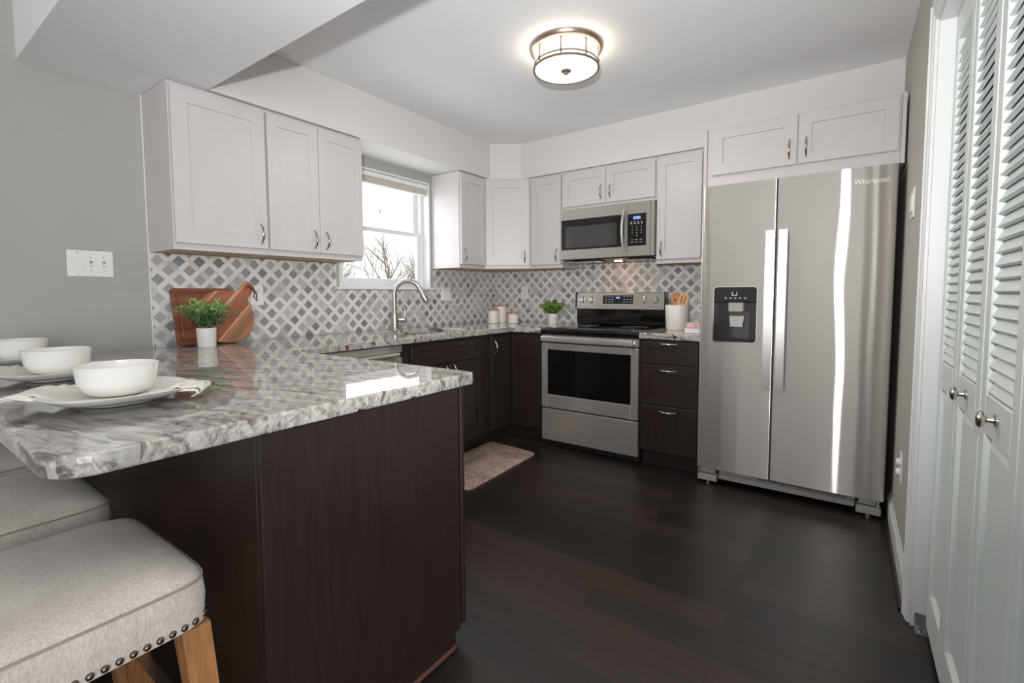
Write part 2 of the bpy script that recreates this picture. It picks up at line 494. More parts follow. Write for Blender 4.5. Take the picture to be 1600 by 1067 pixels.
class G:
    def __init__(s):
        s.bm = bmesh.new()

    def _bev(s, verts, w, seg):
        if w > 0:
            es = {e for v in verts for e in v.link_edges}
            bmesh.ops.bevel(s.bm, geom=list(es), offset=w, segments=seg, affect='EDGES', profile=0.5)

    def box(s, x0, x1, y0, y1, z0, z1, bev=0.0, seg=1):
        r = bmesh.ops.create_cube(s.bm, size=1.0)
        vs = r['verts']
        for v in vs:
            v.co = Vector(((x0 + x1) / 2 + v.co.x * (x1 - x0), (y0 + y1) / 2 + v.co.y * (y1 - y0), (z0 + z1) / 2 + v.co.z * (z1 - z0)))
        s._bev(vs, bev, seg)
        return s

    def hexa(s, c8):
        """eight corners: bottom four counter-clockwise, then top four"""
        v = [s.bm.verts.new(c) for c in c8]
        for f in ((3, 2, 1, 0), (4, 5, 6, 7), (0, 1, 5, 4), (1, 2, 6, 5), (2, 3, 7, 6), (3, 0, 4, 7)):
            s.bm.faces.new([v[i] for i in f])
        return s

    def lathe(s, prof, c=(0, 0, 0), seg=32, axis=Vector((0, 0, 1)), sx=1.0, sy=1.0):
        ax = Vector(axis).normalized()
        e1 = ax.orthogonal().normalized() if abs(ax.z) < 0.99 else Vector((1, 0, 0))
        e2 = ax.cross(e1)
        c = Vector(c)
        rings = []
        for r, h in prof:
            if r < 1e-6:
                rings.append([s.bm.verts.new(c + ax * h)])
            else:
                rings.append([s.bm.verts.new(c + ax * h + e1 * (r * sx * math.cos(2 * math.pi * i / seg)) + e2 * (r * sy * math.sin(2 * math.pi * i / seg))) for i in range(seg)])
        for a, b in zip(rings, rings[1:]):
            for i in range(seg):
                j = (i + 1) % seg
                if len(a) == 1 and len(b) == 1:
                    continue
                if len(a) == 1:
                    s.bm.faces.new((a[0], b[j], b[i]))
                elif len(b) == 1:
                    s.bm.faces.new((a[i], a[j], b[0]))
                else:
                    s.bm.faces.new((a[i], a[j], b[j], b[i]))
        return s

    def cyl(s, c, r, h, axis=(0, 0, 1), seg=24, r2=None):
        r2 = r if r2 is None else r2
        return s.lathe([(0, 0), (r, 0), (r2, h), (0, h)], c, seg, Vector(axis))

    def sphere(s, c, r, seg=12, sz=1.0):
        prof = [(r * math.sin(math.pi * i / seg), -r * sz * math.cos(math.pi * i / seg)) for i in range(seg + 1)]
        prof[0] = (0, -r * sz)
        prof[-1] = (0, r * sz)
        return s.lathe(prof, c, seg * 2)

    def tube(s, pts, r, seg=10, flat=1.0, upv=None):
        pts = [Vector(p) for p in pts]
        n = len(pts)
        rr = r if isinstance(r, (list, tuple)) else [r] * n
        rings = []
        ref = Vector(upv) if upv else None
        for i, p in enumerate(pts):
            d = (pts[min(i + 1, n - 1)] - pts[max(i - 1, 0)]).normalized()
            if ref is None:
                ref = d.orthogonal().normalized()
            e1 = (ref - d * ref.dot(d)).normalized()
            e2 = d.cross(e1)
            if upv is None:
                ref = e1
            rings.append([s.bm.verts.new(p + e1 * rr[i] * math.cos(2 * math.pi * k / seg) + e2 * rr[i] * flat * math.sin(2 * math.pi * k / seg)) for k in range(seg)])
        for a, b in zip(rings, rings[1:]):
            for i in range(seg):
                j = (i + 1) % seg
                s.bm.faces.new((a[i], a[j], b[j], b[i]))
        s.bm.faces.new(list(reversed(rings[0])))
        s.bm.faces.new(rings[-1])
        return s

    def loops(s, loops, cap0=True, cap1=True):
        rings = [[s.bm.verts.new(p) for p in l] for l in loops]
        n = len(rings[0])
        for a, b in zip(rings, rings[1:]):
            for i in range(n):
                j = (i + 1) % n
                s.bm.faces.new((a[i], a[j], b[j], b[i]))
        if cap0:
            s.bm.faces.new(list(reversed(rings[0])))
        if cap1:
            s.bm.faces.new(rings[-1])
        return s

    def prism(s, poly, vec, bev=0.0, seg=2):
        """poly: list of 3D points, swept along vec"""
        vec = Vector(vec)
        a = [s.bm.verts.new(p) for p in poly]
        b = [s.bm.verts.new(Vector(p) + vec) for p in poly]
        n = len(a)
        s.bm.faces.new(list(reversed(a)))
        s.bm.faces.new(b)
        for i in range(n):
            j = (i + 1) % n
            s.bm.faces.new((a[i], a[j], b[j], b[i]))
        if bev:
            es = [e for e in s.bm.edges if (e.verts[0] in a and e.verts[1] in a) or (e.verts[0] in b and e.verts[1] in b)]
            bmesh.ops.bevel(s.bm, geom=es, offset=bev, segments=seg, affect='EDGES', profile=0.5)
        return s

    def build(s, name, mat, parent=None, smooth=None, sub=0):
        bmesh.ops.recalc_face_normals(s.bm, faces=s.bm.faces)
        me = bpy.data.meshes.new(name)
        o = bpy.data.objects.new(name, me)
        COL.objects.link(o)
        if parent is not None:
            o.parent = parent
            base = parent
            while base.parent is not None:
                base = base.parent
            if not base.get('_local'):
                off = base.location
                for v in s.bm.verts:
                    v.co -= off
        s.bm.to_mesh(me)
        s.bm.free()
        me.materials.append(M[mat])
        if smooth is not None:
            for p in me.polygons:
                p.use_smooth = True
            me.set_sharp_from_angle(angle=R(smooth))
        if sub:
            md = o.modifiers.new('smooth', 'SUBSURF')
            md.levels = md.render_levels = sub
        return o


def tag(o, label=None, cat=None, group=None, kind=None):
    if label:
        o['label'] = label
    if cat:
        o['category'] = cat
    if group:
        o['group'] = group
    if kind:
        o['kind'] = kind
    return o


def thing(name, loc, label, cat, group=None, kind=None):
    o = bpy.data.objects.new(name, None)
    COL.objects.link(o)
    o.empty_display_size = 0.05
    o.location = loc
    return tag(o, label, cat, group, kind)


def dup(o, parent=None):
    c = o.copy()
    COL.objects.link(c)
    if parent is not None:
        c.parent = parent
    for ch in [x for x in bpy.data.objects if x.parent == o]:
        dup(ch, c)
    return c


def structure(name, g, mat, label, cat, smooth=None):
    return tag(g.build(name, mat, None, smooth), label, cat, None, 'structure')


def text_mesh(txt, size, origin, right, upd, mat, name, parent, depth=0.0006):
    cu = bpy.data.curves.new(name, 'FONT')
    cu.body = txt
    cu.size = size
    cu.extrude = depth
    cu.align_x = 'CENTER'
    cu.align_y = 'CENTER'
    cu.resolution_u = 3
    to = bpy.data.objects.new('tmp', cu)
    COL.objects.link(to)
    bpy.context.view_layer.update()
    me = bpy.data.meshes.new_from_object(to.evaluated_get(bpy.context.evaluated_depsgraph_get()))
    bpy.data.objects.remove(to)
    right, upd = Vector(right).normalized(), Vector(upd).normalized()
    nrm = right.cross(upd)
    base = parent
    while base.parent is not None:
        base = base.parent
    org = Vector(origin) - base.location
    for v in me.vertices:
        v.co = org + right * v.co.x + upd * v.co.y + nrm * v.co.z
    me.materials.clear()
    me.materials.append(M[mat])
    o = bpy.data.objects.new(name, me)
    COL.objects.link(o)
    o.parent = parent
    return o


Z = Vector((0, 0, 1))


def rect_loop(o, u, n, a0, a1, z0, z1, d):
    return [o + u * a0 + Z * z0 + n * d, o + u * a1 + Z * z0 + n * d, o + u * a1 + Z * z1 + n * d, o + u * a0 + Z * z1 + n * d]


def shaker(g, o, u, n, w, h, t=0.02, st=0.058, rec=0.007, sb=None):
    """framed door: o = lower corner on the carcass face, u = along width, n = outward"""
    o, u, n = Vector(o), Vector(u).normalized(), Vector(n).normalized()
    sb = st if sb is None else sb
    e = 0.002
    g.loops([rect_loop(o, u, n, 0, w, 0, h, 0.001), rect_loop(o, u, n, 0, w, 0, h, t - e), rect_loop(o, u, n, e, w - e, e, h - e, t),
             rect_loop(o, u, n, st, w - st, sb, h - sb, t), rect_loop(o, u, n, st + 0.002, w - st - 0.002, sb + 0.002, h - sb - 0.002, t - rec)])
    return g


def pull(parent, c, along, n, L=0.098, mat='pull'):
    """arched cabinet pull centred on c (on the door face), L long"""
    c, along, n = Vector(c), Vector(along).normalized(), Vector(n).normalized()
    g = G()
    pts, rr = [], []
    for i in range(13):
        t = i / 12
        pts.append(c + along * (L * (t - 0.5)) + n * (0.001 + 0.026 * math.sin(math.pi * t) ** 0.75))
        rr.append(0.0038 + 0.0028 * math.sin(math.pi * t))
    g.tube(pts, rr, 8)
    for sgn in (-1, 1):
        g.sphere(c + along * (L * 0.5 * sgn) + n * 0.0045, 0.0056, 5)
    return g.build('handle', mat, parent, 60)


# ------------------------------------------------------------------ room shell
structure('floor', G().box(-7.2, 0.15, -5.2, 0.15, -0.06, 0.0), 'floor', 'dark brown plank floor running through the kitchen', 'floor')
structure('ceiling', G().box(-7.2, 0.15, -5.2, 0.15, CEIL, CEIL + 0.08), 'ceiling', 'flat white ceiling around the round lamp', 'ceiling')
WX0, WX1, WZ0, WZ1 = -1.745, -0.885, 1.215, 2.062
g = G()
g.box(-7.2, WX0, 0.0, 0.15, 0, CEIL).box(WX1, 0.15, 0.0, 0.15, 0, CEIL)
g.box(WX0, WX1, 0.0, 0.15, 0, WZ0).box(WX0, WX1, 0.0, 0.15, WZ1, CEIL)
structure('wall_left', g, 'wall', 'grey wall with the light switches and the window', 'wall')
structure('wall_back', G().box(0.0, 0.15, -5.2, 0.0, 0, CEIL), 'wall', 'wall behind the range and the refrigerator', 'wall')
CX0, CX1, CZ = -1.592, -2.835, 2.045       # closet opening
g = G()
g.box(CX0, 0.0, WCY - 0.12, WCY, 0, CEIL).box(-3.15, CX1, WCY - 0.12, WCY, 0, CEIL).box(CX1, CX0, WCY - 0.12, WCY, CZ, CEIL)
g.box(-3.15, 0.0, WCY - 0.75, WCY - 0.70, 0, CEIL).box(-3.15, -3.10, WCY - 0.70, WCY - 0.12, 0, CEIL)
structure('wall_right', g, 'wallwarm', 'grey wall right of the refrigerator holding the closet', 'wall')
structure('wall_rear', G().box(-7.3, -7.2, -5.2, 0.15, 0, CEIL), 'wall', 'far wall of the living room', 'wall')
structure('wall_front', G().box(-7.2, 0.15, -5.3, -5.2, 0, CEIL), 'wall', 'wall of the living room beside the closet', 'wall')

# bulkhead over the peninsula, soffit over the wall cabinets
structure('trim_1', G().box(-3.236, -2.648, -3.9, -0.001, 2.13, CEIL - 0.001), 'ceiling', 'low ceiling bulkhead above the peninsula', 'bulkhead')
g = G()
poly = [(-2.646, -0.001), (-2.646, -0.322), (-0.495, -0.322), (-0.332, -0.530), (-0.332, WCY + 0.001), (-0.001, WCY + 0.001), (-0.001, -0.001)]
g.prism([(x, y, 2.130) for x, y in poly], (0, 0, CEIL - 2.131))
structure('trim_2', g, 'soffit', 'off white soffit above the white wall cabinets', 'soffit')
structure('trim_3', G().box(-2.820, -2.8145, -0.006, -0.0005, CT + 0.002, 2.129), 'caulk', 'white bead where grey wall meets cabinet and tiles', 'trim')

# backsplash
g = G()
g.box(-2.814, WX0 - 0.03, -0.008, -0.0005, CT + 0.001, UB - 0.001)
g.box(WX0 - 0.03, WX1 + 0.03, -0.008, -0.0005, CT + 0.001, 1.196)
g.box(WX1 + 0.03, -0.0005, -0.008, -0.0005, CT + 0.001, UB - 0.001)
structure('wall_tile_left', g, 'tileA', 'grey and white lattice mosaic backsplash under the window', 'backsplash')
g = G()
g.box(-0.008, -0.0005, -2.078, -0.0085, CT + 0.001, 1.43)
structure('wall_tile_back', g, 'tileB', 'grey and white lattice mosaic backsplash behind the range', 'backsplash')

# baseboard on the right wall
bl = [(0, 0), (0.014, 0), (0.014, 0.085), (0.010, 0.098), (0.006, 0.104), (0.004, 0.118), (0, 0.118)]
g = G()
g.prism([(-1.525, WCY + 0.0005 + a, b + 0.001) for a, b in bl], (0.93, 0, 0))
structure('baseboard_right', g, 'trimw', 'white baseboard between refrigerator and closet casing', 'baseboard')
g = G()
g.prism([(-1.525, WCY + 0.0150 + a, b + 0.001) for a, b in ((0, 0), (0.014, 0), (0.012, 0.008), (0.007, 0.013), (0, 0.016))], (0.93, 0, 0))
structure('trim_4', g, 'espresso', 'dark shoe moulding along the right baseboard', 'trim')

# ------------------------------------------------------------------ window over the sink
win = thing('window_1', (-1.32, 0.0, 1.215), 'white double hung window above the sink', 'window', kind='structure')
G().box(WX0 - 0.03, WX1 + 0.028, -0.022, 0.075, 1.198, 1.2145, 0.003).build('sill', 'trimw', win)
g = G()
g.box(WX0, WX0 + 0.012, 0.001, 0.149, WZ0, WZ1).box(WX1 - 0.012, WX1, 0.001, 0.149, WZ0, WZ1).box(WX0 + 0.012, WX1 - 0.012, 0.001, 0.149, WZ1 - 0.012, WZ1)
g.build('jamb', 'trimw', win)
g = G()
IX0, IX1 = WX0 + 0.013, WX1 - 0.013
for x0, x1 in ((IX0, IX0 + 0.03), (IX1 - 0.03, IX1)):
    g.box(x0, x1, 0.066, 0.140, WZ0 + 0.001, WZ1 - 0.014, 0.002)
g.box(IX0 + 0.03, IX1 - 0.03, 0.066, 0.140, WZ0 + 0.001, WZ0 + 0.028, 0.002).box(IX0 + 0.03, IX1 - 0.03, 0.066, 0.140, WZ1 - 0.045, WZ1 - 0.014, 0.002)
g.build('frame', 'vinyl', win)


def sash(name, x0, x1, y0, y1, z0, z1, st, top, bot):
    o = G().box(x0, x0 + st, y0, y1, z0, z1, 0.003).box(x1 - st, x1, y0, y1, z0, z1, 0.003) \
        .box(x0 + st, x1 - st, y0, y1, z0, z0 + bot, 0.003).box(x0 + st, x1 - st, y0, y1, z1 - top, z1, 0.003).build(name, 'vinyl', win)
    G().box(x0 + st - 0.002, x1 - st + 0.002, (y0 + y1) / 2 - 0.003, (y0 + y1) / 2 + 0.003, z0 + bot - 0.002, z1 - top + 0.002).build('pane', 'glass', o)
    return o


SX0, SX1 = IX0 + 0.031, IX1 - 0.031
sash('lower_sash', SX0, SX1, 0.070, 0.098, WZ0 + 0.029, 1.660, 0.038, 0.034, 0.040)
us = sash('upper_sash', SX0, SX1, 0.104, 0.132, 1.630, WZ1 - 0.046, 0.042, 0.034, 0.030)
g = G()
g.sphere((-1.300, 0.112, 1.800), 0.009, 6, 0.9).sphere((-1.300, 0.112, 1.783), 0.011, 6, 0.6).sphere((-1.303, 0.112, 1.852), 0.005, 5)
g.build('suction_hook', 'greyplastic', us, 60)

bl = thing('window_blind', (-1.32, 0.03, 2.0), 'raised cream slatted blind under white headrail at window top', 'blind')
G().box(IX0 + 0.002, IX1 - 0.002, 0.012, 0.058, 2.012, 2.047, 0.003).build('headrail', 'trimw', bl)
g = G()
for i in range(7):
    g.box(IX0 + 0.004, IX1 - 0.004, 0.014, 0.056, 1.9745 + i * 0.0051, 1.9745 + i * 0.0051 + 0.0036, 0.0008)
g.build('slat_stack', 'beige', bl)
G().box(IX0 + 0.004, IX1 - 0.004, 0.015, 0.055, 1.958, 1.973, 0.003).build('bottom_rail', 'beige', bl)

# outside: ground and bare trees
structure('ground', G().box(-30, 60, 1.5, 80, -1.2, -1.0), 'ground', 'pale winter lawn outside the window', 'lawn')


def tree(base, height, seed, label, spread=0.5, lean=0.0):
    rnd = random.Random(seed)
    g = G()

    def branch(p, d, L, r, lv):
        pts, rr = [p], [r]
        n = 5
        for i in range(n):
            d = (d + Vector((rnd.uniform(-1, 1), rnd.uniform(-1, 1), rnd.uniform(-0.35, 0.6))) * 0.16).normalized()
            p = p + d * (L / n)
            pts.append(p)
            rr.append(r * (1 - 0.55 * (i + 1) / n))
            if lv < 6 and i >= 1 and (lv < 5 or rnd.random() < 0.6):
                for q in range(3 if lv < 2 else (2 if lv < 3 else 1)):
                    a = rnd.uniform(0, 2 * math.pi)
                    side = (d.orthogonal().normalized() * math.cos(a) + d.cross(d.orthogonal().normalized()) * math.sin(a))
                    nd = (d * 0.75 + side * rnd.uniform(0.5, 0.95) + Vector((0, 0, 0.12))).normalized()
                    branch(p, nd, L * rnd.uniform(0.45, 0.68), rr[-1] * 0.58, lv + 1)
        g.tube(pts, rr, 5 if lv < 3 else 3)

    branch(Vector(base), Vector((lean, 0, 1)).normalized(), height * 0.62, height * 0.022, 1)
    o = g.build('bare_tree', 'bark', None, 60)
    return tag(o, label, 'tree', 'bare trees outside the window')


tree((15.0, 19.6, -1.0), 6.2, 4, 'tallest bare tree in the middle of the window view')
tree((20.4, 22.6, -1.0), 5.6, 11, 'low bare tree at the right edge of the window view')
tree((10.6, 18.6, -1.0), 5.0, 8, 'low bare tree at the left edge of the window view')
tree((19.0, 30.5, -1.0), 6.4, 21, 'thin bare tree behind and right of the tallest tree')

# ------------------------------------------------------------------ wall cabinets
DOOR = 0.02


def upper_box(t, x0, x1, y0, y1, z0=UB, z1=UT, front='y'):
    """carcass with recessed birch underside; x/y are the full extents (front face at y0 or x0)"""
    e = 0.0008
    g = G()
    g.box(x0 + e, x1 - e, y0, y1, z0 + 0.014, z1, 0.0012)
    if front == 'y':
        g.box(x0 + e, x1 - e, y0, y0 + 0.019, z0, z0 + 0.0138)
        g.box(x0 + e, x0 + 0.014, y0 + 0.0192, y1, z0, z0 + 0.0138).box(x1 - 0.014, x1 - e, y0 + 0.0192, y1, z0, z0 + 0.0138)
        g2 = G().box(x0 + 0.0145, x1 - 0.0145, y0 + 0.0195, y1, z0 + 0.004, z0 + 0.0136)
    else:
        g.box(x0, x0 + 0.019, y0 + e, y1 - e, z0, z0 + 0.0138)
        g.box(x0 + 0.0192, x1, y0 + e, y0 + 0.014, z0, z0 + 0.0138).box(x0 + 0.0192, x1, y1 - 0.014, y1 - e, z0, z0 + 0.0138)
        g2 = G().box(x0 + 0.0195, x1, y0 + 0.0145, y1 - 0.0145, z0 + 0.004, z0 + 0.0136)
    g.build('carcass', 'cab', t)
    tag(g2.build('underside', 'birch', t), 'birch wood underside')


def door(t, o, u, n, w, h, hside=None, hz=None, mat='cab', name='door', st=0.058, pullmat='pull', hdir='v', sb=None, rec=0.007):
    """shaker door; hside: 'l', 'r' or 'c' edge carrying the pull"""
    d = shaker(G(), o, u, n, w, h, DOOR, st, rec, sb).build(name, mat, t)
    if hside:
        u, n = Vector(u).normalized(), Vector(n).normalized()
        a = {'l': 0.036, 'r': w - 0.036, 'c': w / 2}[hside]
        pull(d, Vector(o) + u * a + Z * hz + n * DOOR, Z if hdir == 'v' else u, n, mat=pullmat)
    return d


FA = (0, -1, 0)   # outward from the window wall
FB = (-1, 0, 0)   # outward from the range wall
YF = -0.300       # cabinet front plane
# single wide door
t = thing('wall_cabinet', (-2.60, -0.15, UB), 'widest white wall cabinet at left end beside grey wall', 'cabinet', 'white wall cabinets')
upper_box(t, -2.8135, -2.383, YF, -0.001)
door(t, (-2.808, YF, 1.402), (1, 0, 0), FA, 0.420, 0.707, 'r', 0.075, st=0.068)
# double door
t = thing('wall_cabinet', (-2.08, -0.15, UB), 'white two-door wall cabinet just left of the window', 'cabinet', 'white wall cabinets')
upper_box(t, -2.383, -1.780, YF, -0.001)
door(t, (-2.376, YF, 1.402), (1, 0, 0), FA, 0.291, 0.707, 'r', 0.072)
door(t, (-2.082, YF, 1.402), (1, 0, 0), FA, 0.297, 0.707, 'l', 0.072)
# right of the window
t = thing('wall_cabinet', (-0.70, -0.15, UB), 'narrow white wall cabinet just right of the window', 'cabinet', 'white wall cabinets')
upper_box(t, -0.8645, -0.541, YF, -0.001)
door(t, (-0.858, YF, 1.402), (1, 0, 0), FA, 0.306, 0.707, 'l', 0.072)
# diagonal corner
t = thing('wall_cabinet', (-0.3, -0.3, UB), 'white diagonal wall cabinet in the room corner', 'cabinet', 'white wall cabinets')
P0, P1 = Vector((-0.540, YF, 0)), Vector((-0.318, -0.6085, 0))
cp = [(-0.540, -0.001), (-0.540, YF), (-0.318, -0.6085), (-0.001, -0.6085), (-0.001, -0.001)]
g = G().prism([(x, y, UB + 0.004) for x, y in cp], (0, 0, UT - UB - 0.004))
g.build('carcass', 'cab', t)
tag(G().prism([(x * 0.95 - 0.005, y * 0.95 - 0.005, UB) for x, y in cp], (0, 0, 0.0035)).build('underside', 'birch', t), 'birch wood underside')
du = (P1 - P0).normalized()
dn = Vector((du.y, -du.x, 0))
if dn.x > 0:
    dn = -dn
wd = (P1 - P0).length
door(t, P0 + du * 0.010 + Z * 1.402, du, dn, wd - 0.020, 0.707, 'r', 0.072)
XB = -0.318
# left of the microwave
t = thing('wall_cabinet', (-0.16, -0.76, UB), 'narrow white wall cabinet just left of the microwave', 'cabinet', 'white wall cabinets')
upper_box(t, XB, -0.001, -0.9210, -0.6095, front='x')
door(t, (XB, -0.632, 1.402), (0, -1, 0), FB, 0.284, 0.707, 'r', 0.072)
# above the microwave
t = thing('wall_cabinet', (-0.16, -1.30, 1.826), 'short white two-door wall cabinet above the microwave', 'cabinet', 'white wall cabinets')
upper_box(t, XB, -0.001, -1.6855, -0.9220, 1.826, UT, 'x')
door(t, (XB, -0.929, 1.846), (0, -1, 0), FB, 0.372, 0.262, 'r', 0.085)
door(t, (XB, -1.304, 1.846), (0, -1, 0), FB, 0.374, 0.262, 'l', 0.085)
# right of the microwave
t = thing('wall_cabinet', (-0.16, -1.84, UB), 'tall narrow white wall cabinet between microwave and refrigerator', 'cabinet', 'white wall cabinets')
upper_box(t, XB, -0.001, -2.0020, -1.6865, front='x')
door(t, (XB, -1.692, 1.402), (0, -1, 0), FB, 0.302, 0.707, 'l', 0.072)
# above the refrigerator
t = thing('wall_cabinet', (-0.45, -2.55, 1.80), 'deep white two-door cabinet above the refrigerator', 'cabinet', 'white wall cabinets')
G().box(-0.638, -0.334, -3.003, -2.097, 1.80, UT + 0.006, 0.001).build('carcass', 'cab', t)
G().box(-0.650, -0.334, -2.0965, -2.0795, 1.795, UT + 0.010, 0.001).build('side_panel', 'cab', t)
G().box(-0.650, -0.334, -3.0205, -3.0035, 1.795, UT + 0.010, 0.001).build('side_panel', 'cab', t)
door(t, (-0.638, -2.126, 1.860), (0, -1, 0), FB, 0.437, 0.266, 'r', 0.085)
door(t, (-0.638, -2.570, 1.860), (0, -1, 0), FB, 0.424, 0.266, 'l', 0.085)

# ------------------------------------------------------------------ base cabinets
ES = 'espresso'
BT = CT - 0.041      # top of base units
YB = -0.612


def base_carcass(t, x0, x1, y0, y1, toe='y', toe_d=0.06, toe_h=0.105):
    e = 0.0008
    G().box(x0 + e, x1 - e, y0 + e, y1 - e, toe_h, BT, 0.001).build('carcass', ES, t)
    if toe == 'y':
        G().box(x0 + e, x1 - e, y0 + toe_d, y1 - e, 0.0, toe_h - 0.001).build('toe_kick', ES, t)
    else:
        G().box(x0 + toe_d, x1 - e, y0 + e, y1 - e, 0.0, toe_h - 0.001).build('toe_kick', ES, t)


# sink base: built around the basin
t = thing('base_cabinet', (-1.36, -0.3, 0), 'dark two-door base cabinet below the sink', 'cabinet', 'dark base cabinets')
g = G().box(-1.7595, -0.942, YB, -0.002, 0.105, 0.62).box(-1.7595, -0.942, YB, YB + 0.04, 0.6205, BT)
g.box(-1.7595, -1.742, YB + 0.041, -0.002, 0.6205, BT).box(-0.960, -0.942, YB + 0.041, -0.002, 0.6205, BT)
g.build('carcass', ES, t)
G().box(-1.7595, -0.942, YB + 0.06, -0.002, 0.0, 0.104).build('toe_kick', ES, t)
door(t, (-1.690, YB, 0.700), (1, 0, 0), FA, 0.690, 0.142, name='false_drawer_front', mat=ES, st=0.05, sb=0.038)
door(t, (-1.690, YB, 0.118), (1, 0, 0), FA, 0.343, 0.575, 'r', 0.51, ES, pullmat='chrome')
door(t, (-1.343, YB, 0.118), (1, 0, 0), FA, 0.343, 0.575, 'l', 0.51, ES, pullmat='chrome')
# corner base
t = thing('base_cabinet', (-0.35, -0.35, 0), 'dark corner base cabinet with doors meeting left of the range', 'cabinet', 'dark base cabinets')
cpoly = [(-0.940, -0.002), (-0.940, YB), (YB, YB), (YB, -0.9215), (-0.012, -0.9215), (-0.012, -0.002)]
G().prism([(x, y, 0.105) for x, y in cpoly], (0, 0, BT - 0.105)).build('carcass', ES, t)
cpoly2 = [(-0.940, -0.002), (-0.940, YB + 0.06), (YB + 0.06, YB + 0.06), (YB + 0.06, -0.9215), (-0.012, -0.9215), (-0.012, -0.002)]
G().prism([(x, y, 0.0) for x, y in cpoly2], (0, 0, 0.104)).build('toe_kick', ES, t)
door(t, (-0.886, YB, 0.118), (1, 0, 0), FA, 0.250, 0.728, 'l', 0.64, ES, pullmat='chrome')
door(t, (YB, -0.637, 0.118), (0, -1, 0), FB, 0.276, 0.728, None, None, ES)
# drawer base
t = thing('base_cabinet', (-0.3, -1.88, 0), 'dark three-drawer base cabinet between range and refrigerator', 'cabinet', 'dark base cabinets')
base_carcass(t, -0.622, -0.012, -2.0745, -1.692, 'x')
for z0, h, sb in ((0.702, 0.152, 0.045), (0.430, 0.264, 0.058), (0.118, 0.305, 0.058)):
    door(t, (-0.622, -1.699, z0), (0, -1, 0), FB, 0.368, h, 'c', h - 0.020 if h < 0.2 else h - 0.034, ES, 'drawer', 0.062, 'chrome', 'h', sb)
# filler panel beside the dishwasher is part of the dishwasher bay
# peninsula
t = thing('peninsula_cabinet', (-2.86, -0.9, 0), 'dark peninsula cabinet carrying the granite breakfast bar', 'cabinet', 'dark base cabinets')
G().box(-3.180, -2.540, -1.781, -0.003, 0.062, BT, 0.001).build('carcass', ES, t)
G().box(-3.2005, -2.566, -1.801, -1.7815, 0.050, BT, 0.0025).build('end_panel', ES, t)
G().box(-3.2005, -3.181, -1.779, -0.003, 0.002, BT, 0.002).build('back_panel', ES, t)
G().box(-2.5575, -2.540, -1.801, -1.7815, 0.060, BT, 0.002).build('corner_stile', ES, t)
G().box(-3.180, -2.600, -1.781, -0.003, 0.0, 0.061).build('toe_kick', ES, t)
G().box(-3.2005, -2.592, -1.801, -1.7815, 0.0, 0.0495, 0.001).build('end_kick', ES, t)
for k, (y0, w) in enumerate(((-0.700, 0.535), (-1.242, 0.535))):
    door(t, (-2.540, y0, 0.715), (0, -1, 0), (1, 0, 0), w, 0.140, 'c', 0.07, ES, 'drawer', 0.05, 'chrome', 'h', 0.036)
    door(t, (-2.540, y0, 0.118), (0, -1, 0), (1, 0, 0), w, 0.588, 'c', 0.545, ES, 'door', 0.06, 'chrome', 'h')
g = G()
g.tube([(-3.205, -1.806, 0.009), (-2.612, -1.806, 0.009), (-2.596, -1.803, 0.009), (-2.585, -1.790, 0.009)], 0.0085, 8)
tag(g.build('shoe_moulding', 'shoe', t, 60), 'red-brown quarter round along the floor')

# ------------------------------------------------------------------ worktops (with the sink cut-out)


def slab(name, outline, holes, mat, t=0.04, bev=0.006, label='', cat=''):
    cu = bpy.data.curves.new(name, 'CURVE')
    cu.dimensions = '2D'
    cu.fill_mode = 'BOTH'
    cu.extrude = t / 2 - bev
    cu.bevel_depth = bev
    cu.bevel_resolution = 2
    cu.offset = -bev
    for lp in [outline] + holes:
        sp = cu.splines.new('POLY')
        sp.points.add(len(lp) - 1)
        for p, (x, y) in zip(sp.points, lp):
            p.co = (x, y, 0, 1)
        sp.use_cyclic_u = True
    to = bpy.data.objects.new('tmp', cu)
    COL.objects.link(to)
    bpy.context.view_layer.update()
    me = bpy.data.meshes.new_from_object(to.evaluated_get(bpy.context.evaluated_depsgraph_get()))
    bpy.data.objects.remove(to)
    me.name = name
    for v in me.vertices:
        v.co.z += CT - t / 2
    me.materials.clear()
    me.materials.append(M[mat])
    o = bpy.data.objects.new(name, me)
    COL.objects.link(o)
    for p in me.polygons:
        p.use_smooth = True
    me.set_sharp_from_angle(angle=R(40))
    return tag(o, label, cat)


def corner(cx, cy, r, a0, a1, n=8):
    return [(cx + r * math.cos(R(a0 + (a1 - a0) * i / n)), cy + r * math.sin(R(a0 + (a1 - a0) * i / n))) for i in range(n + 1)]


def rrect(x0, x1, y0, y1, r, n=6):
    return corner(x1 - r, y1 - r, r, 0, 90, n) + corner(x0 + r, y1 - r, r, 90, 180, n) + corner(x0 + r, y0 + r, r, 180, 270, n) + corner(x1 - r, y0 + r, r, 270, 360, n)


PXO, PXI, PYE = -3.530, -2.4925, -1.812
out = [(PXO, -0.0095)] + corner(PXO + 0.07, PYE + 0.07, 0.07, 180, 270) + corner(PXI - 0.022, PYE + 0.022, 0.022, 270, 360, 5)
out += [(PXI, -0.656), (-0.654, -0.656), (-0.654, -0.9225), (-0.0095, -0.9225), (-0.0095, -0.0095)]
SKX0, SKX1, SKY0, SKY1 = -1.66, -1.03, -0.535, -0.135
hole = list(reversed(rrect(SKX0, SKX1, SKY0, SKY1, 0.06)))
slab('worktop', out, [hole], 'granite', label='polished grey granite worktop with bar peninsula and sink cut-out', cat='worktop')
slab('worktop', [(-0.654, -2.0760), (-0.0095, -2.0760), (-0.0095, -1.6915), (-0.654, -1.6915)], [], 'granite',
     label='short piece of granite worktop between range and refrigerator', cat='worktop')

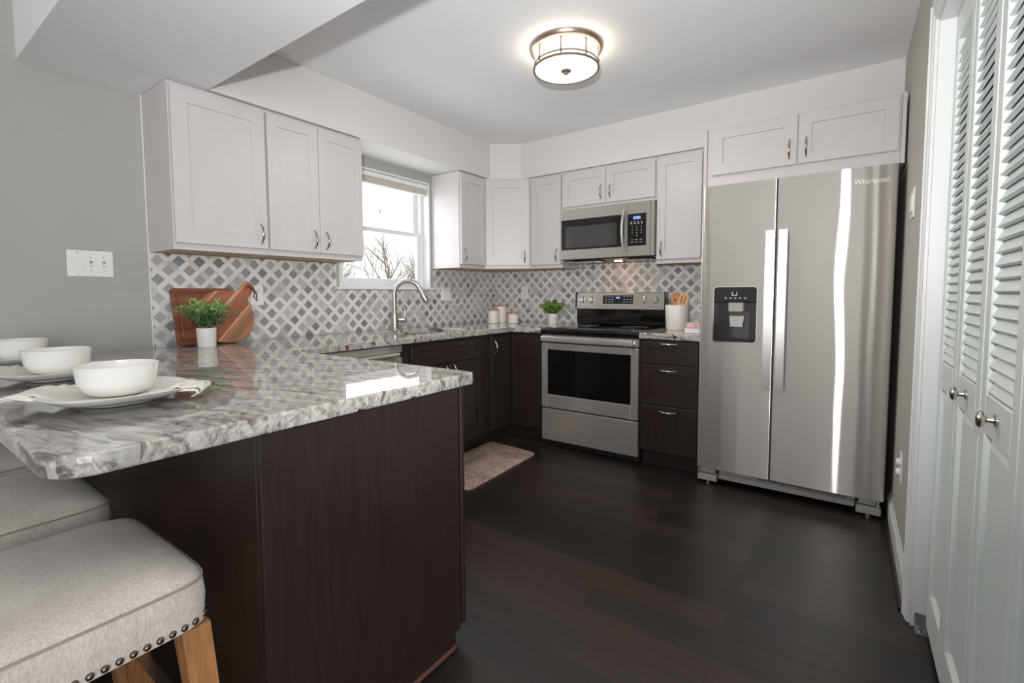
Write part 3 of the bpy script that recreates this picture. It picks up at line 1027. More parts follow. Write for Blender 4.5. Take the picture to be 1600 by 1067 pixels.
# sink
sk = thing('sink', (-1.345, -0.335, 0.66), 'undermount stainless sink basin below the window', 'sink')
sh = [rrect(SKX0 + d, SKX1 - d, SKY0 + d, SKY1 - d, max(0.02, 0.06 - d)) for d in (-0.012, -0.012, 0.003, 0.003, 0.02, 0.05)]
zz = (BT + 0.0005, BT - 0.004, BT - 0.004, 0.70, 0.668, 0.664)
g = G().loops([[(x, y, z) for x, y in lp] for lp, z in zip(sh, zz)], cap0=False)
g.build('basin', 'steel', sk, 50)
G().cyl((-1.345, -0.335, 0.6645), 0.042, 0.004).build('drain', 'chrome', sk, 40)

# faucet: tall gooseneck with pull-down spray head
fx, fy = -1.335, -0.072
fa = thing('faucet', (fx, fy, CT), 'brushed nickel gooseneck faucet behind the sink', 'faucet')
G().lathe([(0, 0.0005), (0.031, 0.0005), (0.031, 0.006), (0.026, 0.012), (0.025, 0.09), (0.019, 0.13), (0.0165, 0.145), (0, 0.145)], (fx, fy, CT), 24).build('base', 'faucet', fa, 35)
dirv = Vector((0.62, -0.78, 0)).normalized()
pts = [Vector((fx, fy, CT + 0.12)), Vector((fx, fy, CT + 0.22))]
RR, top = 0.098, CT + 0.262
for i in range(0, 15):
    a = math.pi - i / 14 * R(158)
    pts.append(Vector((fx, fy, top)) + dirv * (RR + RR * math.cos(a)) + Z * (RR * math.sin(a)))
G().tube(pts, 0.0158, 14).build('spout', 'faucet', fa, 60)
dd = (pts[-1] - pts[-2]).normalized()
G().lathe([(0, 0), (0.0155, 0), (0.0158, 0.012), (0.0165, 0.016), (0.0175, 0.05), (0.0235, 0.098), (0.022, 0.102), (0, 0.102)], pts[-1] + dd * 0.001, 18, dd).build('spray_head', 'faucet', fa, 40)
side = Vector((0.86, -0.50, 0)).normalized()
hp = Vector((fx, fy, CT + 0.072))
hd = G()
hd.lathe([(0.0, 0.022), (0.017, 0.022), (0.018, 0.055), (0.021, 0.062), (0.021, 0.078), (0.014, 0.086), (0, 0.088)], hp, 16, side)
hd.tube([hp + side * 0.072 + Z * 0.012, hp + side * 0.080 + Z * 0.045, hp + side * 0.074 + Z * 0.085, hp + side * 0.062 + Z * 0.112], [0.008, 0.0075, 0.006, 0.0045], 10)
hd.build('lever', 'faucet', fa, 50)

# ------------------------------------------------------------------ dishwasher
dw = thing('dishwasher', (-2.05, -0.3, 0), 'stainless dishwasher left of the sink, seen over the peninsula', 'dishwasher')
G().box(-2.350, -1.778, -0.600, -0.03, 0.10, 0.855).build('tub', 'greyplastic', dw)
g = G()
g.box(-2.340, -1.766, -0.634, -0.601, 0.115, 0.782, 0.003).box(-2.340, -1.766, -0.634, -0.601, 0.815, 0.856, 0.003).box(-2.340, -1.766, -0.612, -0.601, 0.783, 0.814)
g.build('door', 'steel', dw)
# sculpted handle lip under the top strip
g = G()
lip = [(-0.634, 0.8145), (-0.652, 0.812), (-0.657, 0.803), (-0.650, 0.794), (-0.640, 0.796), (-0.634, 0.804)]
g.prism([(-2.30, y, z) for y, z in lip], (0.50, 0, 0))
g.build('handle', 'steel', dw, 50)
G().box(-2.340, -1.766, -0.560, -0.545, 0.0, 0.098).build('kick_plate', 'darkgap', dw)
G().box(-2.538, -2.352, -0.625, -0.60, 0.105, BT).build('filler', ES, dw)

# ------------------------------------------------------------------ range
ry0, ry1 = -0.9255, -1.6885
rg = thing('range', (-0.33, -1.307, 0), 'stainless electric range with black glass top', 'range')
G().box(-0.612, -0.020, ry1 + 0.002, ry0 - 0.002, 0.0445, 0.857).build('body', 'darkgap', rg)
for y in (ry0 - 0.05, ry1 + 0.05):
    for x in (-0.56, -0.08):
        G().cyl((x, y, 0), 0.018, 0.044).build('foot', 'darkgap', rg)
G().box(-0.585, -0.575, ry1 + 0.01, ry0 - 0.01, 0.002, 0.044).build('kick_plate', 'darkgap', rg)  # dark board added where the drawer's floor shadow hides the feet
g = G().box(-0.662, -0.055, ry1 + 0.0005, ry0 - 0.0005, 0.858, 0.908, 0.010, 3)
ct = g.build('cooktop', 'blackglass', rg, 50)
for cx, cy, r in ((-0.50, -1.12, 0.11), (-0.50, -1.50, 0.09), (-0.24, -1.12, 0.075), (-0.24, -1.50, 0.10)):
    G().lathe([(r, 0), (r + 0.003, 0), (r + 0.003, 0.0003), (r, 0.0003), (r, 0)], (cx, cy, 0.9082), 40).build('burner_ring', 'greyplastic', ct)
# back guard
g = G()
g.box(-0.070, -0.012, ry1 + 0.001, ry0 - 0.001, 0.909, 1.032, 0.003)
g.box(-0.085, -0.071, ry1 + 0.02, ry0 - 0.02, 0.912, 0.936, 0.004)
bgd = g.build('back_guard', 'blackglass', rg, 40)
g = G()
prof = [(-0.012, 1.033), (-0.094, 1.033), (-0.100, 1.040), (-0.098, 1.056), (-0.092, 1.060), (-0.078, 1.168), (-0.072, 1.174), (-0.012, 1.174)]
g.prism([(x, ry0 - 0.010, z) for x, z in prof], (0, -(0.763 - 0.020), 0))
cp = g.build('control_panel', 'steel', rg, 30)
for ya, yb in ((ry0 - 0.0005, ry0 - 0.0095), (ry1 + 0.0095, ry1 + 0.0005)):
    G().box(-0.100, -0.012, min(ya, yb), max(ya, yb), 1.0325, 1.175, 0.002).build('end_cap', 'blackplastic', rg)
sl = Vector((0.014, 0, 0.108)).normalized()      # up the sloping panel face
nn = Vector((-0.108, 0, 0.014)).normalized()


def onpanel(y, f, d=0.0):
    return Vector((-0.092, y, 1.060)) + sl * (0.109 * f) + nn * d


g = G()
a, b, c2, d2 = onpanel(-1.172, 0.17, 0.0006), onpanel(-1.428, 0.17, 0.0006), onpanel(-1.428, 0.80, 0.0006), onpanel(-1.172, 0.80, 0.0006)
g.prism([a, b, c2, d2], nn * 0.002)
scr = g.build('touch_panel', 'blackglass', cp)
g = G()
g.prism([onpanel(-1.285, 0.56, 0.0032), onpanel(-1.318, 0.56, 0.0032), onpanel(-1.318, 0.70, 0.0032), onpanel(-1.285, 0.70, 0.0032)], nn * 0.0006)
g.build('display', 'display', scr)
for y in (-1.195, -1.222, -1.249, -1.350, -1.378, -1.405):
    for f in (0.30, 0.48, 0.68):
        p = onpanel(y, f, 0.0032)
        G().prism([p, p + Vector((0, -0.014, 0)), p + Vector((0, -0.014, 0)) + sl * 0.004, p + sl * 0.004], nn * 0.0004).build('key_mark', 'pale_mark', scr)
for y in (-0.985, -1.068, -1.525, -1.612):
    p = onpanel(y, 0.47, 0.0005)
    g = G().lathe([(0, 0), (0.026, 0), (0.026, 0.004), (0.0225, 0.006), (0.021, 0.024), (0.019, 0.027), (0, 0.027)], p, 24, nn)
    kb = g.build('knob', 'chrome', cp, 40)
    q = p + nn * 0.0272
    G().prism([q + Vector((0, 0.004, 0)) - sl * 0.018, q + Vector((0, -0.004, 0)) - sl * 0.018, q + Vector((0, -0.004, 0)) + sl * 0.018, q + Vector((0, 0.004, 0)) + sl * 0.018], nn * 0.006).build('grip', 'steel2', kb)
# front: trim strip, door, handle, drawer
G().box(-0.640, -0.613, ry1 + 0.004, ry0 - 0.004, 0.800, 0.856, 0.003).build('front_strip', 'steel2', rg)
dy0, dy1, dz0, dz1 = ry0 - 0.004, ry1 + 0.004, 0.306, 0.792
od = G()
wy0, wy1, wz0, wz1 = -0.982, -1.634, 0.405, 0.745
od.box(-0.652, -0.613, wy0, dy0, dz0, dz1, 0.003).box(-0.652, -0.613, dy1, wy1, dz0, dz1, 0.003)
od.box(-0.652, -0.613, wy1, wy0, dz0, wz0, 0.003).box(-0.652, -0.613, wy1, wy0, wz1, dz1, 0.003)
dr = od.build('oven_door', 'steel', rg)
G().box(-0.650, -0.625, wy1 + 0.0005, wy0 - 0.0005, wz0 + 0.0005, wz1 - 0.0005).build('oven_window', 'blackglass', dr)
g = G()
g.box(-0.700, -0.676, -1.664, -0.948, 0.808, 0.850, 0.006, 3)
for y in (-0.965, -1.647):
    g.box(-0.6755, -0.641, y - 0.014, y + 0.014, 0.818, 0.846, 0.002)
g.build('handle', 'steel', dr, 40)
text_mesh('Whirlpool', 0.020, (-0.6525, -1.307, 0.350), (0, -1, 0), (0, 0, 1), 'greyplastic', 'badge', dr)
G().box(-0.648, -0.613, dy1, dy0, 0.052, 0.294, 0.004).build('storage_drawer', 'steel', rg)

# ------------------------------------------------------------------ microwave
mwv = thing('microwave', (-0.19, -1.304, 1.425), 'stainless over-the-range microwave below short cabinet', 'microwave')
MB, MT, MF = 1.432, 1.822, -0.364
my0, my1 = -0.9245, -1.6835
g = G().hexa([(-0.320, my1, MB - 0.006), (-0.320, my0, MB - 0.006), (-0.010, my0, MB - 0.022), (-0.010, my1, MB - 0.022),
              (-0.320, my1, MT), (-0.320, my0, MT), (-0.010, my0, MT), (-0.010, my1, MT)])
g.build('case', 'blackplastic', mwv)
md = G()
mys = -1.486                                      # split between door and control side
gy0, gy1, gz0, gz1 = -0.938, -1.462, 1.506, 1.738
md.box(MF, -0.321, gy0, my0, MB, MT - 0.002, 0.002).box(MF, -0.321, mys + 0.001, gy1, MB, MT - 0.002, 0.002)
md.box(MF, -0.321, gy1, gy0, MB, gz0, 0.002).box(MF, -0.321, gy1, gy0, gz1, MT - 0.002, 0.002)
mdo = md.build('door', 'steel2', mwv)
G().box(MF + 0.001, -0.330, gy1 + 0.0005, gy0 - 0.0005, gz0 + 0.0005, gz1 - 0.0005).build('window_glass', 'blackglass', mdo)
G().box(MF + 0.0002, MF + 0.0009, -1.405, -0.978, 1.522, 1.684).build('viewing_screen', 'mwglass', mdo)
g = G()
hp = []
for i in range(13):
    tt = i / 12
    hp.append((MF - 0.012 - 0.034 * math.sin(math.pi * tt), -1.462, 1.472 + 0.305 * tt))
g.tube(hp, 0.0125, 12, 0.75)
for z in (1.484, 1.765):
    g.box(MF - 0.022, MF - 0.0005, -1.472, -1.452, z - 0.010, z + 0.010, 0.002)
g.build('handle', 'steel', mdo, 60)
cs = G().box(MF, -0.321, my1 + 0.026, mys - 0.001, MB, MT - 0.002, 0.002).build('control_side', 'steel2', mwv)
G().box(MF + 0.004, -0.321, my1, my1 + 0.025, MB, MT - 0.002, 0.002).build('side_trim', 'steel', mwv)
kp = G().box(MF - 0.0012, MF - 0.0002, -1.626, -1.489, 1.506, 1.735, 0.0003).build('keypad', 'blackglass', cs)
G().box(MF - 0.0018, MF - 0.0013, -1.585, -1.530, 1.696, 1.716).build('display', 'display', kp)
n = 0
for r in range(4):
    for c in range(3):
        ch = '123456789*0#'[n]
        n += 1
        if ch in '*#':
            continue
        text_mesh(ch, 0.014, (MF - 0.0014, -1.525 - c * 0.033, 1.640 - r * 0.021), (0, -1, 0), (0, 0, 1), 'pale_mark', 'digit', kp, 0.0002)
for z in (1.662, 1.674):
    for c in range(4):
        G().box(MF - 0.0017, MF - 0.0013, -1.524 - c * 0.026, -1.510 - c * 0.026, z, z + 0.004).build('key_mark', 'pale_mark', kp)
for z in (1.548, 1.530):
    for c in range(3):
        G().box(MF - 0.0017, MF - 0.0013, -1.532 - c * 0.033, -1.514 - c * 0.033, z, z + 0.003).build('key_mark', 'pale_mark', kp)
tag(G().box(-0.172, -0.150, -1.365, -1.305, MB - 0.0160, MB - 0.0140, 0.0005).build('cooktop_light', 'bulb', mwv), 'lit orange cooktop lamp')
for y0, y1 in ((-1.235, -0.965), (-1.645, -1.435)):
    g = G()
    for k in range(9):
        ya = y0 + (y1 - y0) * k / 9
        g.box(-0.285, -0.12, ya + 0.002, ya + (y1 - y0) / 9 - 0.003, MB - 0.0215, MB - 0.0165)
    g.build('grease_filter', 'nickel', mwv)

# ------------------------------------------------------------------ refrigerator
fr = thing('refrigerator', (-0.38, -2.545, 0), 'tall stainless side-by-side refrigerator with ice dispenser', 'refrigerator')
fy0, fy1 = -2.086, -2.998
FX = -0.710
FB0, FT = 0.100, 1.786
G().box(-0.640, -0.030, fy1 + 0.012, fy0 - 0.004, 0.030, 1.765, 0.004).build('body', 'darkgap', fr)


def fridge_door(y0, y1, holes=None):
    """plan profile with rounded outer edges, swept vertically; y0 > y1"""
    w = y0 - y1
    pts = []
    n = 40
    for i in range(n + 1):
        tt = 0.5 - 0.5 * math.cos(math.pi * i / n)
        y = y0 - w * tt
        e = min(tt, 1 - tt) * w
        bulge = 0.006 * (1 - (2 * tt - 1) ** 2)
        rnd = 0.0
        q = 0.016 if (tt < 0.5) == (y0 > -2.3) else 0.0015
        if e < q:
            rnd = q - math.sqrt(max(0, q ** 2 - (q - e) ** 2))
        pts.append((FX - bulge + rnd, y))
    return pts


def sweep_door(pts, z0, z1, xb=-0.642):
    g = G()
    lp = [(x, y) for x, y in pts] + [(xb, pts[-1][1]), (xb, pts[0][1])]
    g.loops([[(x, y, z) for x, y in lp] for z in (z0, z0 + 0.004, z1 - 0.004, z1)])
    return g


ysplit = -2.482
right = sweep_door(fridge_door(ysplit - 0.0035, fy1), FB0, FT).build('door', 'steel', fr, 40)
left_pts = fridge_door(fy0, ysplit + 0.0035)
# left door in pieces round the dispenser opening
dpy0, dpy1, dpz0, dpz1 = -2.168, -2.397, 0.876, 1.196


def cut(pts, ya, yb):
    res = []
    def xat(y):
        for (xa, y0_), (xb, y1_) in zip(pts, pts[1:]):
            if y1_ <= y <= y0_:
                tt = (y0_ - y) / (y0_ - y1_)
                return xa + (xb - xa) * tt
        return pts[-1][0]
    res.append((xat(ya), ya))
    res += [p for p in pts if yb < p[1] < ya]
    res.append((xat(yb), yb))
    return res


g = sweep_door(left_pts, FB0, dpz0)
for ya, yb in ((fy0, dpy0), (dpy1, ysplit + 0.0035)):
    lp = cut(left_pts, ya, yb)
    lp = lp + [(-0.642, lp[-1][1]), (-0.642, lp[0][1])]
    g.loops([[(x, y, z) for x, y in lp] for z in (dpz0, dpz1)])
lp = left_pts + [(-0.642, left_pts[-1][1]), (-0.642, left_pts[0][1])]
g.loops([[(x, y, z) for x, y in lp] for z in (dpz1, FT - 0.004, FT)])
left = g.build('door', 'steel', fr, 40)
G().box(-0.700, -0.6425, ysplit - 0.0030, ysplit + 0.0030, FB0 + 0.004, FT - 0.004).build('gap_strip', 'darkgap', fr)  # black strip added so the gap between the doors looks shaded
# dispenser
ds = G()
fx = -0.7195
ds.loops([[(x, y, z) for y, z in rrect(dpy1 - 0.003 + d, dpy0 + 0.003 - d, dpz0 - 0.003 + d, dpz1 + 0.003 - d, 0.018)] for x, d in ((-0.700, 0), (fx, 0), (fx, 0.004))], cap0=False, cap1=False)
disp = ds.build('dispenser', 'chrome', left, 40)
G().box(-0.668, -0.660, dpy1 + 0.0015, dpy0 - 0.0015, dpz0 + 0.0015, dpz1 - 0.0015).box(-0.716, -0.669, dpy1 + 0.0015, dpy1 + 0.006, dpz0 + 0.0015, 1.106) \
    .box(-0.716, -0.669, dpy0 - 0.006, dpy0 - 0.0015, dpz0 + 0.0015, 1.106).box(-0.716, -0.669, dpy1 + 0.0065, dpy0 - 0.0065, dpz0 + 0.0015, dpz0 + 0.012).build('cavity', 'blackplastic', disp)
tp = G().box(-0.7185, -0.669, dpy1 + 0.001, dpy0 - 0.001, 1.108, dpz1 - 0.001, 0.003).build('control_face', 'blackglass', disp)
G().box(-0.712, -0.669, -2.326, -2.246, 1.052, 1.1075, 0.003).build('spout_housing', 'steel', disp)
g = G().hexa([(-0.700, -2.322, 0.965), (-0.700, -2.256, 0.965), (-0.680, -2.256, 0.965), (-0.680, -2.322, 0.965),
              (-0.690, -2.328, 1.028), (-0.690, -2.250, 1.028), (-0.672, -2.250, 1.028), (-0.672, -2.328, 1.028)])
g.build('paddle', 'steel', disp)
G().box(-0.6685, -0.6675, -2.352, -2.246, 0.895, 1.050).build('back_plate', 'mwglass', disp)
g = G()
mx0 = -0.7192
g.box(mx0 - 0.0004, mx0, -2.270, -2.266, 1.146, 1.168).box(mx0 - 0.0004, mx0, -2.294, -2.290, 1.146, 1.168).box(mx0 - 0.0004, mx0, -2.2898, -2.2702, 1.146, 1.149)
for k in range(5):
    g.box(mx0 - 0.0004, mx0, -2.238 - k * 0.026, -2.227 - k * 0.026, 1.129, 1.135)
g.build('icons', 'pale_mark', tp)
# handles
for d, y in ((left, -2.4575), (right, -2.5205)):
    g = G()
    pts = [(-0.757, y, 0.628), (-0.765, y, 0.80), (-0.768, y, 1.06), (-0.765, y, 1.33), (-0.757, y, 1.502)]
    hw = 0.0205
    g.loops([[(x, yy - hw, z), (x + 0.014, yy - hw, z), (x + 0.014, yy + hw, z), (x, yy + hw, z)] for x, yy, z in pts])
    for z in (0.655, 1.475):
        g.box(-0.7435, -0.7150, y - 0.012, y + 0.012, z - 0.018, z + 0.018, 0.002)
    g.build('handle', 'steelbright', d, 30)
text_mesh('Whirlpool', 0.034, (-0.7175, -2.893, 1.712), (0, -1, 0), (0, 0, 1), 'logo', 'badge', right, 0.0012)
# base grille, hinge covers and feet
gr = G().box(-0.668, -0.642, fy1 + 0.12, fy0 - 0.12, 0.030, 0.062, 0.003).box(-0.655, -0.642, fy1 + 0.12, fy0 - 0.12, 0.0625, 0.094).build('base_grille', 'greyplastic', fr)
g = G()
for k in range(34):
    y = -2.42 - k * 0.0125
    g.box(-0.6558, -0.6552, y - 0.0085, y, 0.068, 0.088)
tag(g.build('vent_slots', 'darkslot', gr), 'dark vent slots')
for ya, yb in ((fy0 - 0.115, fy0 - 0.004), (fy1 + 0.010, fy1 + 0.115)):
    G().box(-0.700, -0.642, ya, yb, 0.018, 0.058, 0.004).box(-0.690, -0.642, ya + 0.01, yb - 0.01, 0.064, 0.096, 0.003).build('foot_cover', 'greyplastic', fr)
    G().cyl((-0.665, (ya + yb) / 2, 0.0), 0.016, 0.017).build('foot', 'chrome', fr)
for y in (fy0 - 0.012, fy1 + 0.025):
    G().cyl((-0.703, y, 0.0585), 0.007, 0.040).build('hinge_pin', 'chrome', fr)

# ------------------------------------------------------------------ ceiling lamp
LX, LY = -1.487, -1.596
la = thing('ceiling_lamp', (LX, LY, CEIL), 'round flush ceiling lamp with bronze bands and white glass', 'lamp')
G().lathe([(0, -0.0005), (0.190, -0.0005), (0.190, -0.004), (0.183, -0.020), (0.172, -0.028), (0.166, -0.0285), (0, -0.0285)], (LX, LY, CEIL), 48).build('canopy', 'lampmetal', la, 35)
G().lathe([(0.158, -0.029), (0.158, -0.108), (0.155, -0.1125)], (LX, LY, CEIL), 48).build('glass_shade', 'lampglass', la, 40)
G().lathe([(0.1545, -0.1128), (0.148, -0.1145), (0, -0.1160)], (LX, LY, CEIL), 48).build('bottom_diffuser', 'lampbottom', la, 40)
g = G()
for z, h, r in ((-0.114, 0.009, 0.1685), (-0.091, 0.006, 0.1650)):
    g.lathe([(r - 0.007, z), (r, z), (r, z + h), (r - 0.007, z + h), (r - 0.007, z)], (LX, LY, CEIL), 48)
for k in range(8):
    a = k * math.pi / 4 + 0.35
    ca, sa = math.cos(a), math.sin(a)
    c = Vector((LX + 0.1615 * ca, LY + 0.1615 * sa, CEIL))
    tn = Vector((-sa, ca, 0)) * 0.0038
    rd = Vector((ca, sa, 0)) * 0.0025
    g.hexa([c - tn - rd + Z * -0.112, c - tn + rd + Z * -0.112, c + tn + rd + Z * -0.112, c + tn - rd + Z * -0.112,
            c - tn - rd + Z * -0.0287, c - tn + rd + Z * -0.0287, c + tn + rd + Z * -0.0287, c + tn - rd + Z * -0.0287])
    g.sphere(c + Vector((ca, sa, 0)) * 0.002 + Z * -0.088, 0.0075, 5)
g.build('metal_bands', 'lampband', la, 40)
G().lathe([(0, -0.1165), (0.027, -0.1165), (0.024, -0.122), (0.012, -0.126), (0.010, -0.134), (0, -0.137)], (LX, LY, CEIL), 20).build('finial', 'lampband', la, 40)
ll = bpy.data.lights.new('lamp_light', 'AREA')
ll.shape, ll.size, ll.energy, ll.color = 'DISK', 0.29, 7.5, (1.0, 0.93, 0.84)
lo = bpy.data.objects.new('lamp_light', ll)
COL.objects.link(lo)
lo.parent = la
lo.location = (0, 0, -0.139)
lu = bpy.data.lights.new('lamp_glow', 'AREA')
lu.shape, lu.size, lu.energy, lu.color = 'DISK', 0.40, 1.3, (1.0, 0.84, 0.66)
lo = bpy.data.objects.new('lamp_glow', lu)
COL.objects.link(lo)
lo.parent = la
lo.location = (0, 0, -0.060)
lo.rotation_euler = (math.pi, 0, 0)

# ------------------------------------------------------------------ closet: casing and bifold louvre doors
cas = [(0, 0), (0.016, 0.0), (0.019, 0.006), (0.019, 0.016), (0.014, 0.022), (0.014, 0.046), (0.010, 0.052), (0.009, 0.062), (0, 0.062)]
g = G()
g.prism([(CX0 + 0.064 - b, WCY + 0.0005 + a, 0.001) for a, b in cas], (0, 0, CZ + 0.062))
g.prism([(CX1 - 0.064 + b, WCY + 0.0005 + a, 0.001) for a, b in cas], (0, 0, CZ + 0.062))
g.prism([(CX1 - 0.001, WCY + 0.0005 + a, CZ + 0.063 - b) for a, b in cas], (CX0 - CX1 + 0.002, 0, 0))
structure('trim_5', g, 'trimw', 'white moulded casing around the closet opening', 'casing')
g = G()
g.box(CX0 - 0.012, CX0 - 0.0005, WCY - 0.119, WCY + 0.0005, 0.001, CZ - 0.001).box(CX1 + 0.0005, CX1 + 0.012, WCY - 0.119, WCY + 0.0005, 0.001, CZ - 0.001)
g.box(CX1 + 0.0125, CX0 - 0.0125, WCY - 0.119, WCY + 0.0005, CZ - 0.013, CZ - 0.001)
structure('trim_6', g, 'trimw', 'white jamb lining of the closet opening', 'jamb')

LW = 0.3005
DT = 0.030
YD = WCY - 0.040          # front face of the doors


def leaf(t, x0, knob_side=None):
    """x0 = right-hand (far) edge, leaf extends towards -x"""
    x1 = x0 - LW + 0.003
    st = 0.048
    y1, y0 = YD, YD - DT
    zb, zt = 0.022, CZ - 0.020
    g = G()
    g.box(x1, x1 + st, y0, y1, zb, zt, 0.003).box(x0 - st, x0, y0, y1, zb, zt, 0.003)
    for z0, z1 in ((zb, 0.150), (0.852, 0.938), (zt - 0.085, zt)):
        g.box(x1 + st, x0 - st, y0, y1, z0, z1, 0.002)
    # raised panel in the lower half
    px0, px1 = x1 + st, x0 - st
    o = Vector((px0, 0, 0))
    U = Vector((1, 0, 0))
    N = Vector((0, 1, 0))
    w = px1 - px0
    base = Vector((px0, y0 + 0.006, 0.150))
    hh = 0.852 - 0.150
    g.loops([rect_loop(base, U, N, 0, w, 0, hh, 0), rect_loop(base, U, N, 0, w, 0, hh, 0.008), rect_loop(base, U, N, 0.024, w - 0.024, 0.03, hh - 0.03, 0.017)])
    # slats
    z = 0.950
    pitch = 0.0272
    sw, stt = 0.044, 0.0085
    a = R(27)
    while z < zt - 0.105:
        c = Vector(((px0 + px1) / 2, (y0 + y1) / 2, z + 0.012))
        dv = Vector((0, -math.cos(R(90) - a), math.sin(R(90) - a)))
        dv = Vector((0, -math.sin(a), math.cos(a)))
        nv = Vector((0, math.cos(a), math.sin(a)))
        hx = Vector(((px1 - px0) / 2 - 0.0002, 0, 0))
        cs_ = [c - hx - dv * sw / 2 - nv * stt / 2, c + hx - dv * sw / 2 - nv * stt / 2, c + hx - dv * sw / 2 + nv * stt / 2, c - hx - dv * sw / 2 + nv * stt / 2,
               c - hx + dv * sw / 2 - nv * stt / 2, c + hx + dv * sw / 2 - nv * stt / 2, c + hx + dv * sw / 2 + nv * stt / 2, c - hx + dv * sw / 2 + nv * stt / 2]
        g.hexa(cs_)
        z += pitch
    lf = g.build('leaf', 'doorw', t)
    if knob_side:
        kx = (x0 + x1) / 2
        k = G().lathe([(0, 0), (0.013, 0), (0.013, 0.003), (0.007, 0.005), (0.0055, 0.014), (0.008, 0.017), (0.016, 0.020), (0.0175, 0.025), (0.013, 0.030), (0, 0.032)],
                      (kx, YD + 0.0005, 0.900), 20, Vector((0, 1, 0)))
        k.build('knob', 'nickel', lf, 40)
    return lf


d1 = thing('door_1', (-1.91, YD, 0.02), 'white louvred bifold closet door pair nearer the refrigerator', 'door', 'bifold closet doors', 'structure')
leaf(d1, CX0 - 0.018)
leaf(d1, CX0 - 0.018 - LW, 'm')
d2 = thing('door_2', (-2.52, YD, 0.02), 'white louvred bifold closet door pair at right frame edge', 'door', 'bifold closet doors', 'structure')
x2 = CX0 - 0.018 - 2 * LW - 0.004
leaf(d2, x2, 'f')
leaf(d2, x2 - LW)
g = G()
bx = CX0 - 0.0135
g.box(bx - 0.003, bx, WCY - 0.066, WCY - 0.010, 0.001, 0.055, 0.001).box(bx - 0.045, bx - 0.0035, WCY - 0.066, WCY - 0.010, 0.001, 0.004)
g.cyl((bx - 0.026, WCY - 0.024, 0.0045), 0.006, 0.014)
tag(g.build('pivot_bracket', 'bracket', None), 'zinc floor pivot bracket at foot of closet door jamb', 'bracket')

# ------------------------------------------------------------------ switch and outlet plates


def plate(name, label, cat, c, u, n, w, h, group=None):
    c, u, n = Vector(c), Vector(u), Vector(n)
    t = thing(name, c, label, cat, group)
    g = G()
    o = c - u * (w / 2) - Z * (h / 2)
    g.loops([rect_loop(o, u, n, 0, w, 0, h, 0.0006), rect_loop(o, u, n, 0, w, 0, h, 0.003), rect_loop(o, u, n, 0.003, w - 0.003, 0.003, h - 0.003, 0.0055)])
    p = g.build('cover_plate', 'plastic', t)
    return t, p


def pbox(c, u, n, a, z, w, h, d0, d1):
    o = Vector(c) + Vector(u) * (a - w / 2) + Z * (z - h / 2)
    u, n = Vector(u), Vector(n)
    return G().loops([rect_loop(o, u, n, 0, w, 0, h, d0), rect_loop(o, u, n, 0, w, 0, h, d1)])


def outlet(label, c, u, n, group='wall outlets'):
    t, p = plate('wall_outlet', label, 'outlet', c, u, n, 0.074, 0.116, group)
    for z in (0.020, -0.020):
        r = pbox(c, u, n, 0, z, 0.034, 0.029, 0.0056, 0.0075).build('receptacle', 'plastic', t)
        g = G()
        for a, w, h, zz_ in ((-0.007, 0.003, 0.010, 0.004), (0.007, 0.003, 0.008, 0.004), (0.0, 0.005, 0.005, -0.008)):
            o = Vector(c) + Vector(u) * (a - w / 2) + Z * (z + zz_ - h / 2)
            g.loops([rect_loop(o, Vector(u), Vector(n), 0, w, 0, h, 0.0076), rect_loop(o, Vector(u), Vector(n), 0, w, 0, h, 0.0079)])
        g.build('slots', 'darkslot', r)
    return t


UA, UBk = (1, 0, 0), (0, -1, 0)
t, p = plate('light_switch', 'wide white triple switch plate on the bare grey wall', 'switch', (-3.038, -0.001, 1.306), UA, FA, 0.163, 0.118)
c = (-3.038, -0.001, 1.306)
pbox(c, UA, FA, -0.046, 0.0, 0.034, 0.068, 0.0056, 0.0085).build('rocker', 'plastic', t)
for a in (0.0, 0.046):
    b = pbox(c, UA, FA, a, 0, 0.011, 0.025, 0.0056, 0.0062).build('toggle_slot', 'greyplastic', t)
    pbox(c, UA, FA, a, -0.004, 0.009, 0.010, 0.0063, 0.015).build('toggle', 'plastic', b)
g = G()
for a, z in ((-0.046, 0.049), (-0.046, -0.049), (0.0, 0.030), (0.0, -0.030), (0.046, 0.030), (0.046, -0.030)):
    g.cyl(Vector(c) + Vector((a, -0.0056, z)), 0.0028, 0.0006, (0, -1, 0), 10)
g.build('screws', 'greyplastic', t)
outlet('white outlet on mosaic beside the round wooden board', (-2.304, -0.0085, 1.160), UA, FA)
outlet('white outlet on back wall mosaic left of the range', (-0.0085, -0.348, 1.174), UBk, FB)
t, p = plate('light_switch', 'white double switch plate on mosaic right of the window', 'switch', (-0.713, -0.0085, 1.160), UA, FA, 0.108, 0.112)
c = (-0.713, -0.0085, 1.160)
for a in (-0.023, 0.023):
    pbox(c, UA, FA, a, 0, 0.034, 0.068, 0.0056, 0.0085).build('rocker', 'plastic', t)
FC = (0, 1, 0)
c = (-1.055, WCY + 0.0005, 1.535)
t, p = plate('light_switch', 'white switch plate high on wall beside the refrigerator', 'switch', c, UA, FC, 0.112, 0.125)
for a in (-0.023, 0.023):
    pbox(c, UA, FC, a, 0, 0.034, 0.072, 0.0056, 0.010).build('rocker', 'plastic', t)
c = (-1.085, WCY + 0.0005, 0.405)
t, p = plate('wall_outlet', 'white outlet with two round caps low beside the closet casing', 'outlet', c, UA, FC, 0.078, 0.122, 'wall outlets')
for z in (0.022, -0.022):
    G().lathe([(0, 0.0058), (0.017, 0.0058), (0.017, 0.012), (0.012, 0.020), (0, 0.022)], Vector(c) + Z * z, 16, Vector(FC)).build('safety_cap', 'plastic', t, 40)

# ------------------------------------------------------------------ things on the worktops
TOP = CT + 0.0006


